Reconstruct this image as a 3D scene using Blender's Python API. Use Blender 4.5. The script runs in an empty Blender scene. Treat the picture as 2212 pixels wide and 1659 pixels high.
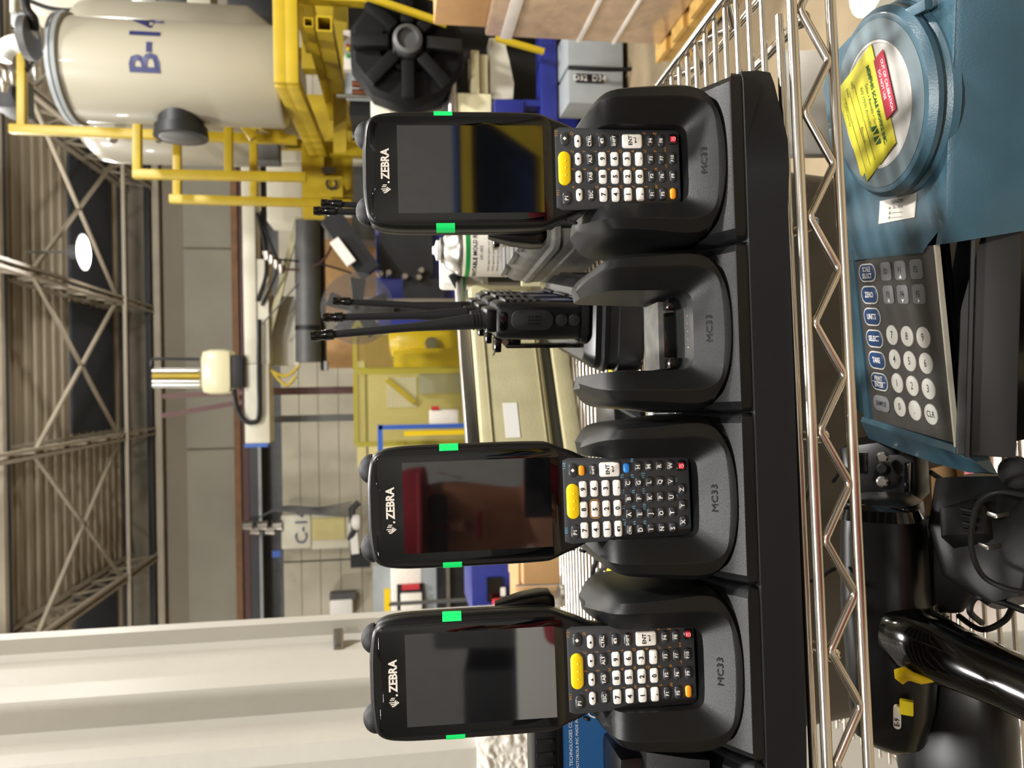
import bpy, bmesh, math, random
from mathutils import Vector, Matrix
rnd = random.Random(7)
scn = bpy.context.scene
COL = scn.collection
# ------------------------------------------------------------------ camera
FPX, PITCH, ROLL = 1650.0, math.radians(8.5), math.radians(0.92)
CAM = Vector((0, 0, 1.30))
FW = Vector((0, math.cos(PITCH), -math.sin(PITCH)))
UP0 = Vector((0, math.sin(PITCH), math.cos(PITCH)))
RT0 = Vector((1, 0, 0))
RT = RT0 * math.cos(ROLL) - UP0 * math.sin(ROLL)
UP = UP0 * math.cos(ROLL) + RT0 * math.sin(ROLL)
cd = bpy.data.cameras.new('camera'); cam = bpy.data.objects.new('camera', cd); COL.objects.link(cam)
# the phone was held on its side: picture right = down, picture up = right
bx, by, bz = -UP, RT, -FW
cam.matrix_world = Matrix(((bx.x, by.x, bz.x, CAM.x), (bx.y, by.y, bz.y, CAM.y), (bx.z, by.z, bz.z, CAM.z), (0, 0, 0, 1)))
cd.sensor_width = 36; cd.lens = FPX / 2212 * 36; cd.clip_start = 0.02; cd.clip_end = 200
cd.dof.use_dof = True; cd.dof.focus_distance = 0.43; cd.dof.aperture_fstop = 15
scn.camera = cam
# ------------------------------------------------------------------ light
w = bpy.data.worlds.new('world'); scn.world = w; w.use_nodes = True
w.node_tree.nodes['Background'].inputs[0].default_value = (1.0, 0.97, 0.92, 1)
w.node_tree.nodes['Background'].inputs[1].default_value = 0.0
scn.view_settings.view_transform = 'Standard'; scn.view_settings.look = 'None'
scn.view_settings.exposure = -0.15; scn.view_settings.gamma = 1.0
scn.view_settings.use_curve_mapping = False
scn.cycles.use_denoising = True
scn.cycles.max_bounces = 8; scn.cycles.caustics_reflective = False; scn.cycles.caustics_refractive = False
scn.cycles.sample_clamp_indirect = 4.0
def arealight(name, loc, size, power, col=(1, 0.975, 0.935), target=None):
    l = bpy.data.lights.new(name, 'AREA'); l.shape = 'DISK'; l.size = size; l.energy = power; l.color = col
    o = bpy.data.objects.new(name, l); COL.objects.link(o); o.location = loc
    d = (Vector(target) if target else Vector(loc) - Vector((0, 0, 1))) - Vector(loc)
    o.rotation_euler = d.to_track_quat('-Z', 'Y').to_euler()
    return o
def pointlight(name, loc, power, r=.25, col=(1, 0.975, 0.935)):
    l = bpy.data.lights.new(name, 'POINT'); l.energy = power; l.shadow_soft_size = r; l.color = col
    o = bpy.data.objects.new(name, l); COL.objects.link(o); o.location = loc; return o
# the hall's rows of high-bay lamps, all above or beside the frame, at the height of the one that shows
for lp, pw in (((-1.6, -2.0, 6.6), 560), ((3.6, 0.3, 6.6), 900), ((0.2, 2.6, 6.6), 420)): arealight('high_bay_offscreen', lp, 0.7, pw)
for lp, pw in (((1.5, -5.2, 6.6), 500), ((-3.8, 6.0, 6.6), 520), ((4.2, 6.0, 6.6), 520), ((0.2, 9.6, 6.6), 650), ((-4.2, 9.6, 6.6), 500), ((4.6, 9.6, 6.6), 500), ((-9.6, 15.0, 6.6), 750), ((10.0, 15.0, 6.6), 750)): pointlight('high_bay_offscreen', lp, pw)
# ------------------------------------------------------------------ rulers: picture point -> place
def ray(x, y): return FW * FPX + RT * (829.5 - y) - UP * (x - 1106)
def atY(x, y, Y):
    d = ray(x, y); return CAM + d * (Y / d.y)
def atZ(x, y, z):
    d = ray(x, y); return CAM + d * ((z - CAM.z) / d.z)
def rotz(p, a):
    c, s = math.cos(a), math.sin(a); return Vector((c * p[0] - s * p[1], s * p[0] + c * p[1], p[2]))
SA, KA = math.radians(3.3), math.radians(2.3)      # the shelf and the cradle stand slightly turned
def S(x, y, z): return rotz((x, y, z), SA)
def K(x, y, z): return rotz((x, y, z), KA)
# ------------------------------------------------------------------ materials
def lin(c):
    if isinstance(c, str):
        c = [int(c[i:i + 2], 16) / 255 for i in (0, 2, 4)]
    return [x / 12.92 if x <= 0.04045 else ((x + 0.055) / 1.055) ** 2.4 for x in c]
MATS = {}
def mat(name, col, rough=0.5, metal=0.0, var=0.0, vscale=8, bump=0.0, bscale=200, coat=0.0, emit=0.0, col2=None, trans=0.0, rvar=0.0, spec=0.5, stretch=(1, 1, 1), alpha=1.0, ior=1.5):
    if name in MATS: return MATS[name]
    m = bpy.data.materials.new(name); m.use_nodes = True; MATS[name] = m
    nt = m.node_tree; b = nt.nodes['Principled BSDF']
    c = lin(col)
    b.inputs['Base Color'].default_value = (*c, 1); b.inputs['Roughness'].default_value = rough
    b.inputs['Metallic'].default_value = metal; b.inputs['Coat Weight'].default_value = coat
    b.inputs['Specular IOR Level'].default_value = spec
    b.inputs['Coat Roughness'].default_value = 0.03; b.inputs['IOR'].default_value = ior
    if trans: b.inputs['Transmission Weight'].default_value = trans
    if alpha < 1: b.inputs['Alpha'].default_value = alpha
    if emit:
        b.inputs['Emission Color'].default_value = (*c, 1); b.inputs['Emission Strength'].default_value = emit
    if var or bump or rvar or col2:
        tc = nt.nodes.new('ShaderNodeTexCoord'); mp = nt.nodes.new('ShaderNodeMapping'); mp.inputs['Scale'].default_value = stretch
        nt.links.new(tc.outputs['Object'], mp.inputs['Vector'])
        n1 = nt.nodes.new('ShaderNodeTexNoise'); n1.inputs['Scale'].default_value = vscale; n1.inputs['Detail'].default_value = 5
        nt.links.new(mp.outputs[0], n1.inputs['Vector'])
        if var or col2:
            r = nt.nodes.new('ShaderNodeValToRGB')
            if col2: a, d = c, lin(col2)
            else: a, d = [min(1, x * (1 + var)) for x in c], [x * (1 - var) for x in c]
            r.color_ramp.elements[0].position = 0.35; r.color_ramp.elements[1].position = 0.68
            r.color_ramp.elements[0].color = (*a, 1); r.color_ramp.elements[1].color = (*d, 1)
            nt.links.new(n1.outputs['Fac'], r.inputs[0]); nt.links.new(r.outputs[0], b.inputs['Base Color'])
        if rvar:
            mr = nt.nodes.new('ShaderNodeMapRange'); mr.inputs[3].default_value = max(0.02, rough - rvar); mr.inputs[4].default_value = min(1, rough + rvar)
            nt.links.new(n1.outputs['Fac'], mr.inputs[0]); nt.links.new(mr.outputs[0], b.inputs['Roughness'])
        if bump:
            n2 = nt.nodes.new('ShaderNodeTexNoise'); n2.inputs['Scale'].default_value = bscale; n2.inputs['Detail'].default_value = 3
            nt.links.new(tc.outputs['Object'], n2.inputs['Vector'])
            bp = nt.nodes.new('ShaderNodeBump'); bp.inputs['Strength'].default_value = bump; bp.inputs['Distance'].default_value = 0.002
            nt.links.new(n2.outputs['Fac'], bp.inputs['Height']); nt.links.new(bp.outputs[0], b.inputs['Normal'])
    return m
mat('black', '0e0f10', 0.40, bump=0.12, bscale=2500, rvar=0.06, vscale=30, spec=0.32)
mat('black_satin', '0b0b0d', 0.32, rvar=0.05, vscale=30, spec=0.38)
mat('black_base', '0a0a0b', 0.5, bump=0.1, bscale=2500, spec=0.25)
mat('gloss_black', '08080a', 0.12, coat=0.3)
mat('rubber', '101113', 0.55, bump=0.15, bscale=1800, spec=0.35)
mat('body', '0c0d0e', 0.36, bump=0.08, bscale=2500, spec=0.42)
mat('glass', '040506', 0.035, ior=1.6)
mat('display', '09090b', 0.035, coat=0.0, ior=2.1)
mat('keypad', '323437', 0.45, bump=0.06, bscale=2500)
mat('key_white', 'f0eee8', 0.35)
mat('key_dark', '35373b', 0.28)
mat('yellow_key', 'f2cf10', 0.35)
mat('orange_key', 'f39a22', 0.35)
mat('blue_key', '2f86dc', 0.35)
mat('red_key', 'f03448', 0.3)
mat('ink_white', 'f2f0ea', 0.6); mat('ink_black', '101012', 0.6); mat('ink_orange', 'c98a2a', 0.6); mat('ink_cyan', '6fb6d8', 0.6)
mat('ink_emboss', '060607', 0.6, spec=0.2); mat('logo', 'e6e1d6', 0.5)
mat('green_tape', '08ee76', 0.5)
mat('chrome', 'd8d2c8', 0.2, 1.0, rvar=0.06, vscale=60)
mat('chrome_dull', 'a8a29a', 0.33, 1.0, rvar=0.1, vscale=40)
mat('deck_chrome', 'd8d2c8', 0.2, 1.0, rvar=0.06, vscale=60)
mat('steel', 'b8b6b0', 0.3, 1.0, rvar=0.1)
mat('teal', '345260', 0.40, var=0.14, vscale=14, bump=0.10, bscale=900, coat=0.15)
mat('teal_grey', '59666b', 0.5, var=0.12, vscale=12, bump=0.12, bscale=900)
mat('panel_dark', '3b3734', 0.55, var=0.12, vscale=25, bump=0.1, bscale=900)
mat('key_cream', 'd9d7cd', 0.4, var=0.05, vscale=60); mat('key_grey', '78787a', 0.45); mat('key_blue', '223f69', 0.35)
mat('grey_disc', 'b9b6b0', 0.5, var=0.05, bump=0.15, bscale=900)
mat('yellow_paper', 'd9cf3c', 0.6, var=0.06, vscale=40); mat('red_paper', 'a52a3e', 0.55); mat('ink_green', '0c5526', 0.6); mat('label_white', 'd6d0c6', 0.55, var=0.05, vscale=40); mat('ink_pencil', '6b6a3a', 0.7)
mat('blue_label', '2c5d92', 0.35); mat('silver_label', 'c6c4be', 0.4)
mat('white_paint', 'b9b6ad', 0.45, var=0.05, vscale=3, bump=0.2, bscale=60)
mat('white_plaster', 'd8d4ca', 0.7, bump=0.9, bscale=90)
mat('cream', 'c6c2b0', 0.42, var=0.05, vscale=3); mat('cream_gloss', 'd9d3ae', 0.3)
mat('tank', 'a5a08f', 0.34, var=0.06, vscale=1.5, coat=0.2)
mat('yellow', 'ad941a', 0.42, var=0.10, vscale=5); mat('yellow_dark', 'ad941a', 0.42, var=0.10, vscale=5)
mat('blue_paint', '1d2670', 0.4, var=0.12, vscale=5); mat('blue_steel', '2a55a8', 0.4)
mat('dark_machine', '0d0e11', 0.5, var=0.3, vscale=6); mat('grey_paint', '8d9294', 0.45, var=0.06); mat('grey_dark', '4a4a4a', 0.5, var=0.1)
mat('cardboard', 'b08a5c', 0.75, var=0.08, vscale=9); mat('wrap_card', 'ae9680', 0.22, var=0.16, vscale=14, coat=0.6, bump=0.5, bscale=40)
mat('film', 'd8d2cc', 0.15, var=0.1, coat=0.5)
mat('wood', 'b8934f', 0.7, var=0.2, vscale=20, stretch=(1, 1, 9))
mat('khaki', 'a9a17e', 0.5, var=0.10, vscale=22, bump=0.15, bscale=400)
mat('wall', '7f7a6c', 0.7, var=0.08, vscale=0.8); mat('wall_upper', '6f6757', 0.7, var=0.06, vscale=0.6)
mat('concrete', 'b0aa98', 0.8, var=0.10, vscale=1.2, bump=0.3, bscale=20)
mat('concrete_floor', '7a6c54', 0.6, var=0.15, vscale=4); mat('floor_white', 'a8a49c', 0.6, var=0.06, vscale=6); mat('floor_red', '8a2f3c', 0.5, var=0.08)
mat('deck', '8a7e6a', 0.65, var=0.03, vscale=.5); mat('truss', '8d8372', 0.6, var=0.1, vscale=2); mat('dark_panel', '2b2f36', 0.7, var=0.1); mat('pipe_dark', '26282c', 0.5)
mat('rust', '6b4a2c', 0.7, var=0.2, vscale=3); mat('maroon', '4a2b28', 0.6, var=0.1); mat('mesh_yellow', '8f8420', 0.55)
mat('robot_yellow', 'd9b80c', 0.35); mat('beige_panel', 'b7ab72', 0.55, var=0.08, vscale=3); mat('red', 'b02a30', 0.5); mat('brown_brick', '6b4a36', 0.7, var=0.15)
mat('white_plastic', 'e4e2dd', 0.4); mat('ink_navy', '262a58', 0.5); mat('copper', 'b87a5a', 0.3, 1.0)
mat('bracket_black', '121110', 0.45, var=0.2, vscale=40)
mat('tote_grey', '5f5a52', 0.6, var=0.08, vscale=10)
mat('turret', '08090a', 0.6, spec=0.2, var=0.3, vscale=6)
mat('lamp_glow', 'fffdf4', 0.5, emit=40.0); mat('green_band', '118a3a', 0.4); mat('clear', 'ffffff', 0.08, trans=1.0)
mat('yellow_bright', 'e6d21a', 0.45); mat('skin', '9a6a50', 0.5, var=0.08, vscale=30); mat('red_cloth', '8c1626', 0.8, var=0.1, vscale=60, bump=0.2, bscale=900)
mat('blue_rack', '1b4a86', 0.45, var=0.1); mat('dark_cloth', '1a1c22', 0.9); mat('grey_wall', 'b0afab', 0.7, var=0.05)
# ------------------------------------------------------------------ mesh kit
def rrect(w, h, r, n=4, cx=0, cy=0):
    pts = []; r = min(r, w / 2 - 1e-6, h / 2 - 1e-6)
    for sx, sy, a0 in ((1, 1, 0), (-1, 1, 90), (-1, -1, 180), (1, -1, 270)):
        for k in range(n + 1):
            a = math.radians(a0 + 90 * k / n)
            pts.append((cx + sx * (w / 2 - r) + r * math.cos(a), cy + sy * (h / 2 - r) + r * math.sin(a)))
    return pts
def circ(r, n=24, cx=0, cy=0, ry=None): return [(cx + r * math.cos(2 * math.pi * k / n), cy + (ry or r) * math.sin(2 * math.pi * k / n)) for k in range(n)]
def inset(poly, d):
    n = len(poly); out = []
    for i in range(n):
        p0, p1, p2 = Vector(poly[i - 1]), Vector(poly[i]), Vector(poly[(i + 1) % n])
        e1, e2 = p1 - p0, p2 - p1
        n1 = Vector((-e1.y, e1.x)); n2 = Vector((-e2.y, e2.x))
        if n1.length > 1e-9: n1.normalize()
        if n2.length > 1e-9: n2.normalize()
        nn = n1 + n2
        if nn.length < 1e-6: nn = n1
        nn.normalize(); k = max(0.5, nn.dot(n1) if n1.length else 1)
        q = p1 + nn * (d / k); out.append((q.x, q.y))
    return out
def spl(keys, n):
    """Catmull-Rom through keys (tuples), n steps per span"""
    ks = [Vector(k) for k in keys]; out = []
    for i in range(len(ks) - 1):
        p0 = ks[max(i - 1, 0)]; p1 = ks[i]; p2 = ks[i + 1]; p3 = ks[min(i + 2, len(ks) - 1)]
        for j in range(n):
            t = j / n
            out.append(0.5 * ((2 * p1) + (p2 - p0) * t + (2 * p0 - 5 * p1 + 4 * p2 - p3) * t * t + (3 * p1 - p0 - 3 * p2 + p3) * t ** 3))
    out.append(ks[-1]); return out
XZ = Matrix(((1, 0, 0, 0), (0, 0, -1, 0), (0, 1, 0, 0), (0, 0, 0, 1)))    # polygon (x,z) facing -y; extrusion goes to -y
class MB:
    def __init__(s): s.v = []; s.f = []
    def add(s, vs, fs, m=None):
        o = len(s.v); s.v += [tuple(m @ Vector(v)) if m else tuple(v) for v in vs]; s.f += [tuple(i + o for i in f) for f in fs]; return s
    def box(s, c, d, m=None, bev=0.0):
        x, y, z = d[0] / 2, d[1] / 2, d[2] / 2
        T = Matrix.Translation(c); T = (m @ T) if m else T
        if bev <= 0:
            return s.add([(a, b, e) for a in (-x, x) for b in (-y, y) for e in (-z, z)], [(0, 1, 3, 2), (4, 6, 7, 5), (0, 4, 5, 1), (2, 3, 7, 6), (0, 2, 6, 4), (1, 5, 7, 3)], T)
        bev = min(bev, x * .95, y * .95, z * .95)
        bm = bmesh.new(); bmesh.ops.create_cube(bm, size=1.0, matrix=Matrix.Diagonal((d[0], d[1], d[2], 1)))
        bmesh.ops.bevel(bm, geom=bm.edges[:], offset=bev, segments=2, profile=0.6, affect='EDGES')
        bm.verts.index_update()
        s.add([v.co for v in bm.verts], [[v.index for v in f.verts] for f in bm.faces], T); bm.free(); return s
    def beam(s, p, q, a, b=None, up=(0, 0, 1), bev=0.0):
        p, q = Vector(p), Vector(q); d = q - p; L = d.length; d.normalize(); u = Vector(up)
        if abs(d.dot(u)) > 0.98: u = Vector((0, 1, 0))
        sx = d.cross(u).normalized(); uu = sx.cross(d)
        m = Matrix(((sx.x, d.x, uu.x, 0), (sx.y, d.y, uu.y, 0), (sx.z, d.z, uu.z, 0), (0, 0, 0, 1))); m.translation = (p + q) / 2
        return s.box((0, 0, 0), (a, L, b or a), m, bev)
    def tube(s, pts, r, n=8, closed=False, cap=True):
        pts = [Vector(p) for p in pts]; N = len(pts); rs = r if isinstance(r, (list, tuple)) else [r] * N
        vs, fs = [], []; prev = None
        for i in range(N):
            if closed: t = pts[(i + 1) % N] - pts[i - 1]
            else: t = pts[min(i + 1, N - 1)] - pts[max(i - 1, 0)]
            t.normalize()
            if prev is None:
                u = Vector((0, 0, 1)) if abs(t.z) < 0.9 else Vector((1, 0, 0)); prev = t.cross(u).normalized()
            else:
                prev = (prev - t * prev.dot(t)); prev = prev.normalized() if prev.length > 1e-7 else t.orthogonal().normalized()
            bn = t.cross(prev)
            for k in range(n):
                a = 2 * math.pi * k / n; vs.append(pts[i] + (prev * math.cos(a) + bn * math.sin(a)) * rs[i])
        for i in range(N if closed else N - 1):
            for k in range(n):
                a, b = i * n + k, i * n + (k + 1) % n; c, d = ((i + 1) % N) * n + (k + 1) % n, ((i + 1) % N) * n + k
                fs.append((a, b, c, d))
        if cap and not closed: fs += [tuple(range(n))[::-1], tuple((N - 1) * n + k for k in range(n))]
        return s.add(vs, fs)
    def lathe(s, prof, n=24, m=None):
        vs, fs = [], []
        for r, h in prof:
            for k in range(n):
                a = 2 * math.pi * k / n; vs.append((r * math.cos(a), r * math.sin(a), h))
        for i in range(len(prof) - 1):
            for k in range(n): fs.append((i * n + k, i * n + (k + 1) % n, (i + 1) * n + (k + 1) % n, (i + 1) * n + k))
        fs += [tuple(range(n))[::-1], tuple((len(prof) - 1) * n + k for k in range(n))]
        return s.add(vs, fs, m)
    def rings(s, rg, m=None, cap=(True, True), closed=True):
        n = len(rg[0]); vs = [v for r in rg for v in r]; fs = []
        for i in range(len(rg) - 1):
            for k in range(n if closed else n - 1):
                fs.append((i * n + k, i * n + (k + 1) % n, (i + 1) * n + (k + 1) % n, (i + 1) * n + k))
        if cap[0]: fs.append(tuple(range(n))[::-1])
        if cap[1]: fs.append(tuple((len(rg) - 1) * n + k for k in range(n)))
        return s.add(vs, fs, m)
    def prism(s, poly, z0, z1, m=None, bev=0.0):
        """polygon (counter-clockwise) raised from z0 to z1, top edge chamfered by bev"""
        rg = [[(x, y, z0) for x, y in poly]]
        if bev > 0:
            rg.append([(x, y, z1 - bev) for x, y in poly])
            ip = inset(poly, bev * .35); rg.append([(x, y, z1 - bev * .3) for x, y in ip]); ip = inset(poly, bev); rg.append([(x, y, z1) for x, y in ip])
        else: rg.append([(x, y, z1) for x, y in poly])
        return s.rings(rg, m)
    def build(s, name, m, parent=None, smooth=35, kind=None):
        me = bpy.data.meshes.new(name); me.from_pydata(s.v, [], s.f); me.update()
        bm = bmesh.new(); bm.from_mesh(me); bmesh.ops.recalc_face_normals(bm, faces=bm.faces[:]); bm.to_mesh(me); bm.free()
        if smooth:
            for p in me.polygons: p.use_smooth = True
            me.set_sharp_from_angle(angle=math.radians(smooth))
        return put(name, me, m, parent, kind)
def put(name, me, m=None, parent=None, kind=None):
    if m: me.materials.clear(); me.materials.append(MATS[m])
    o = bpy.data.objects.new(name, me); COL.objects.link(o)
    if parent: o.parent = parent
    if kind: o['kind'] = kind
    return o
def thing(name, label, cat, loc=(0, 0, 0), rz=0.0, group=None, mw=None):
    o = bpy.data.objects.new(name, None); COL.objects.link(o); o.empty_display_size = 0.05
    if mw is not None: o.matrix_world = mw
    else: o.location = loc; o.rotation_euler = (0, 0, rz)
    o['label'] = label; o['category'] = cat
    if group: o['group'] = group
    return o
def tag(o, label, cat, group=None):
    o['label'] = label; o['category'] = cat
    if group: o['group'] = group
    return o
def struct(o): o['kind'] = 'structure'; return o
def dup(o, parent=None, loc=None, rz=None, label=None):
    c = o.copy(); COL.objects.link(c); c.parent = parent
    if loc is not None: c.location = loc
    if rz is not None: c.rotation_euler = (0, 0, rz)
    if label: c['label'] = label
    for ch in list(o.children): dup(ch, c)
    return c
def stroke(pts, wd):
    """flat letter stroke as quads"""
    out = []
    for (x0, y0), (x1, y1) in zip(pts, pts[1:]):
        dx, dy = x1 - x0, y1 - y0; L = math.hypot(dx, dy) or 1; nx, ny = -dy / L * wd / 2, dx / L * wd / 2
        out.append([(x0 + nx, y0 + ny), (x0 - nx, y0 - ny), (x1 - nx, y1 - ny), (x1 + nx, y1 + ny)])
    return out
TXT = {}
def textmesh(s, size, bold=0.0, sx=1.0, align='CENTER'):
    key = (s, size, bold, sx, align)
    if key in TXT: return TXT[key]
    cu = bpy.data.curves.new('lettering', 'FONT'); cu.body = s; cu.size = size; cu.align_x = align; cu.align_y = 'CENTER'
    cu.resolution_u = 2; cu.offset = bold * size; cu.fill_mode = 'BOTH'
    ob = bpy.data.objects.new('tmp', cu); COL.objects.link(ob)
    bpy.context.view_layer.update()
    dg = bpy.context.evaluated_depsgraph_get(); me = bpy.data.meshes.new_from_object(ob.evaluated_get(dg))
    bpy.data.objects.remove(ob); me.name = 'lettering'
    if sx != 1.0:
        for v in me.vertices: v.co.x *= sx
    TXT[key] = me; return me
def text(s, size, m, parent, mtx, bold=0.0, name='lettering', sx=1.0, align='CENTER', up=0.00008):
    me = textmesh(s, size, bold, sx, align).copy(); me.transform(mtx @ Matrix.Translation((0, 0, up))); return put(name, me, m, parent)
def merge_text(items, m, parent, name):
    """flat print joined in one part: items (string, size, matrix, bold)"""
    b = MB()
    for s_, size, mtx, bold in items:
        me = textmesh(s_, size, bold); b.add([v.co for v in me.vertices], [list(p.vertices) for p in me.polygons], mtx)
    return b.build(name, m, parent, smooth=0)
def T(x, y, z): return Matrix.Translation((x, y, z))
def Rz(a): return Matrix.Rotation(math.radians(a), 4, 'Z')
def Rx(a): return Matrix.Rotation(math.radians(a), 4, 'X')
def Ry(a): return Matrix.Rotation(math.radians(a), 4, 'Y')
DECK = 1.09
# ------------------------------------------------------------------ the hall
def zat(v, Y): return atY(v, 829.5, Y).z
def xat(y, Y, v=500): return atY(v, y, Y).x
fl = MB(); fl.box((0, 8, -.05), (34, 36, .1)); floor = struct(fl.build('floor', 'concrete_floor', None, 0))
p_ = MB(); p_.box((-1.15, 1.9, .002), (2.1, 1.9, .004)); p_.build('painted_zone', 'floor_white', floor)
p_ = MB(); p_.box((-.35, 1.62, .005), (1.0, .22, .004)); p_.build('painted_stripe', 'floor_red', floor)
YW = 20.0; ZR = zat(272, YW)
wl = MB(); wl.box((0, YW + .15, (zat(512, YW) + ZR + .4) / 2), (34, .3, ZR + .4 - zat(512, YW))); wall = struct(wl.build('wall_back', 'wall_upper', None, 0))
for j in range(5):
    bz = MB(); bz.box((-9 + 5 * j, YW - .02, (zat(512, YW) + zat(400, YW)) / 2), (4.94, .06, zat(400, YW) - zat(512, YW) - .05)); bz.build('wall_panel', 'wall', wall)
lo = MB(); lo.box((0, YW + .35, zat(590, YW) / 2), (34, .1, zat(512, YW) + .2)); wl2 = struct(lo.build('wall_lower', 'grey_dark', None, 0))
vs_ = [606, 645, 686, 730, 776, 822, 870, 920, 968]
for va, vb in zip(vs_, vs_[1:]):
    za, zb = zat(va, YW - .2), zat(vb, YW - .2)
    for xx in ((-11, -4.4), (-4.36, 2.2), (2.24, 9)):
        c = MB(); c.box(((xx[0] + xx[1]) / 2, YW - .1 + rnd.uniform(-.012, .012), (za + zb) / 2), (xx[1] - xx[0], .2, za - zb - .014)); c.build('concrete_panel', 'concrete', wl2)
def hbeam(name, v0, v1, Y, m, x0=-12, x1=12, d=.15):
    o = MB(); za, zb = zat(v0, Y), zat(v1, Y); o.box(((x0 + x1) / 2, Y, (za + zb) / 2), (x1 - x0, d, za - zb)); return o.build(name, m, None, 0)
struct(hbeam('trim_1', 505, 519, YW - .2, 'rust')); struct(hbeam('trim_2', 519, 536, YW - .1, 'maroon')); struct(hbeam('trim_3', 537, 556, YW - .3, 'pipe_dark')); struct(hbeam('trim_4', 556, 562, YW - .35, 'grey_paint'))
struct(hbeam('trim_5', 336, 350, YW - .3, 'truss')); struct(hbeam('trim_6', 318, 328, YW - .5, 'pipe_dark')); struct(hbeam('trim_7', 262, 276, YW - .2, 'pipe_dark'))
for nm_, x_ in (('wall_left', -12.1), ('wall_right', 14.1)):
    o_ = MB(); o_.box((x_, 5.5, ZR / 2), (.2, 29.4, ZR)); struct(o_.build(nm_, 'wall', None, 0))
# roof of ribbed steel deck
cb = MB(); prof = []; y = -9.0; ribs = 0
while y < YW + .2:
    prof += [(y, ZR), (y + .16, ZR), (y + .20, ZR + .07), (y + .34, ZR + .07)]; y += .38
cb.rings([[(x, a, z) for a, z in prof] + [(x, prof[-1][0], ZR + .2), (x, prof[0][0], ZR + .2)] for x in (-12, 14)]); ceil = struct(cb.build('ceiling', 'deck', None, 0))
TX = (-7.1, -4.05, -1.0, 1.95, 4.95, 7.9)
TLAB = ('steel roof truss nearest the white column', 'steel roof truss in line with the blue end of the gantry beam', 'steel roof truss beside the glaring round lamp', 'steel roof truss passing behind the silo tanks')
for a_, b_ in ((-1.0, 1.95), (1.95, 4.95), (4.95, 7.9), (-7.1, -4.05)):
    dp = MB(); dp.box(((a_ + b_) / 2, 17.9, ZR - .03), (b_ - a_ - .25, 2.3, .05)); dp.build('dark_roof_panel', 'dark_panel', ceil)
tr0 = None
for x, tl in zip(TX[1:-1], TLAB):
    if tr0 is None:
        t = thing('roof_truss', tl, 'truss', (x, 0, 0), group='roof trusses')
        for nm, z in (('bottom_chord', ZR - .75), ('top_chord', ZR - .12)):
            for sx in (-.06, .06): c = MB(); c.box((sx, 15.2, z), (.05, 9.4, .1)); c.build(nm, 'truss', t, 0)
        for j in range(9):
            ya = 10.8 + j; c = MB(); c.beam((0, ya, ZR - .72), (0, ya + .5, ZR - .15), .05); c.build('web_member', 'truss', t, 0)
            c = MB(); c.beam((0, ya + .5, ZR - .15), (0, ya + 1, ZR - .72), .05); c.build('web_member', 'truss', t, 0)
        tr0 = t
    else: dup(tr0, None, (x, 0, 0), label=tl)
for nm, Y, z, r, m in (('purlin', 13.6, ZR - .25, .05, 'pipe_dark'), ('purlin', 13.45, ZR - .25, .06, 'truss'), ('purlin', 17.6, ZR - .8, .035, 'truss')):
    c = MB(); c.beam((-11, Y, z), (12, Y, z), r * 2); tag(c.build(nm, m, None, 0), 'thin %s steel purlin crossing under the roof %s' % ('dark' if m == 'pipe_dark' else 'pale', 'by the dark panels' if Y > 15 else 'beside its pair'), 'purlin')
for j, (xa, xb) in enumerate(zip(TX[1:-1], TX[2:])):
    t = thing('cross_brace', 'crossed steel bracing rods ' + ('beyond the white column side truss and the gantry-end truss', 'between the gantry-end truss and the lamp-side truss', 'around the glaring lamp by the silo-side truss', 'over the silo tanks')[j], 'brace', ((xa + xb) / 2, 15.5, ZR - .7), group='roof bracing')
    for s_ in (-1, 1): c = MB(); c.beam((-1.45, -1.9 * s_, 0), (1.45, 1.9 * s_, 0), .06); c.build('rod', 'truss', t, 0)
# high-bay lamp that shows
q = atY(180, 545, 14.0)
t = thing('high_bay_lamp', 'glaring round high-bay lamp hanging under the roof', 'lamp', q)
c = MB(); c.lathe([(.02, .9), (.02, .25), (.12, .22), (.14, .05), (.30, .02), (.315, -.01), (.29, -.012)], 28); c.build('housing', 'grey_dark', t)
c = MB(); c.lathe([(.01, -.07), (.16, -.06), (.285, -.013)], 28); c.build('lens', 'lamp_glow', t)
pointlight('high_bay_lamp_light', (q.x, q.y, q.z - .2), 400, .12)
# ------------------------------------------------------------------ white steel column beside the shelf
def colx(y, Y): return atY(400, y, Y).x
xw = colx(1412, 1.52)
plan = [(colx(1359, 1.56), 1.56), (colx(1359, 1.56), 1.60), (-1.1, 1.62), (-1.1, 1.18), (colx(1614, 1.22) - .02, 1.18), (colx(1614, 1.22), 1.20), (colx(1614, 1.22) - .004, 1.325), (xw + .004, 1.325), (xw, 1.335), (xw - .002, 1.545), (xw + .006, 1.56)]
t = thing('steel_column', 'white painted steel column with stepped flanges standing behind the shelf', 'column', (0, 0, 0))
c = MB(); c.prism(plan[::-1], 0, 4.2); c.build('shaft', 'white_paint', t, 0)
a0 = atY(717, 1392, 1.53); 
c = MB(); p0, p1 = atY(731, 1364, 1.535), atY(731, 1420, 1.490)
c.beam(p0, p1, .024, .02, bev=.003); cl = c.build('beam_clamp', 'steel', t)
c = MB(); m_ = (p0 + p1) / 2; c.lathe([(.006, 0), (.006, .004)], 12, T(m_.x, m_.y - .013, m_.z) @ Rx(90)); c.build('clamp_bolt', 'grey_dark', cl)
from mathutils import noise as mnoise
nA, nB = 48, 40; rows = []
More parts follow.
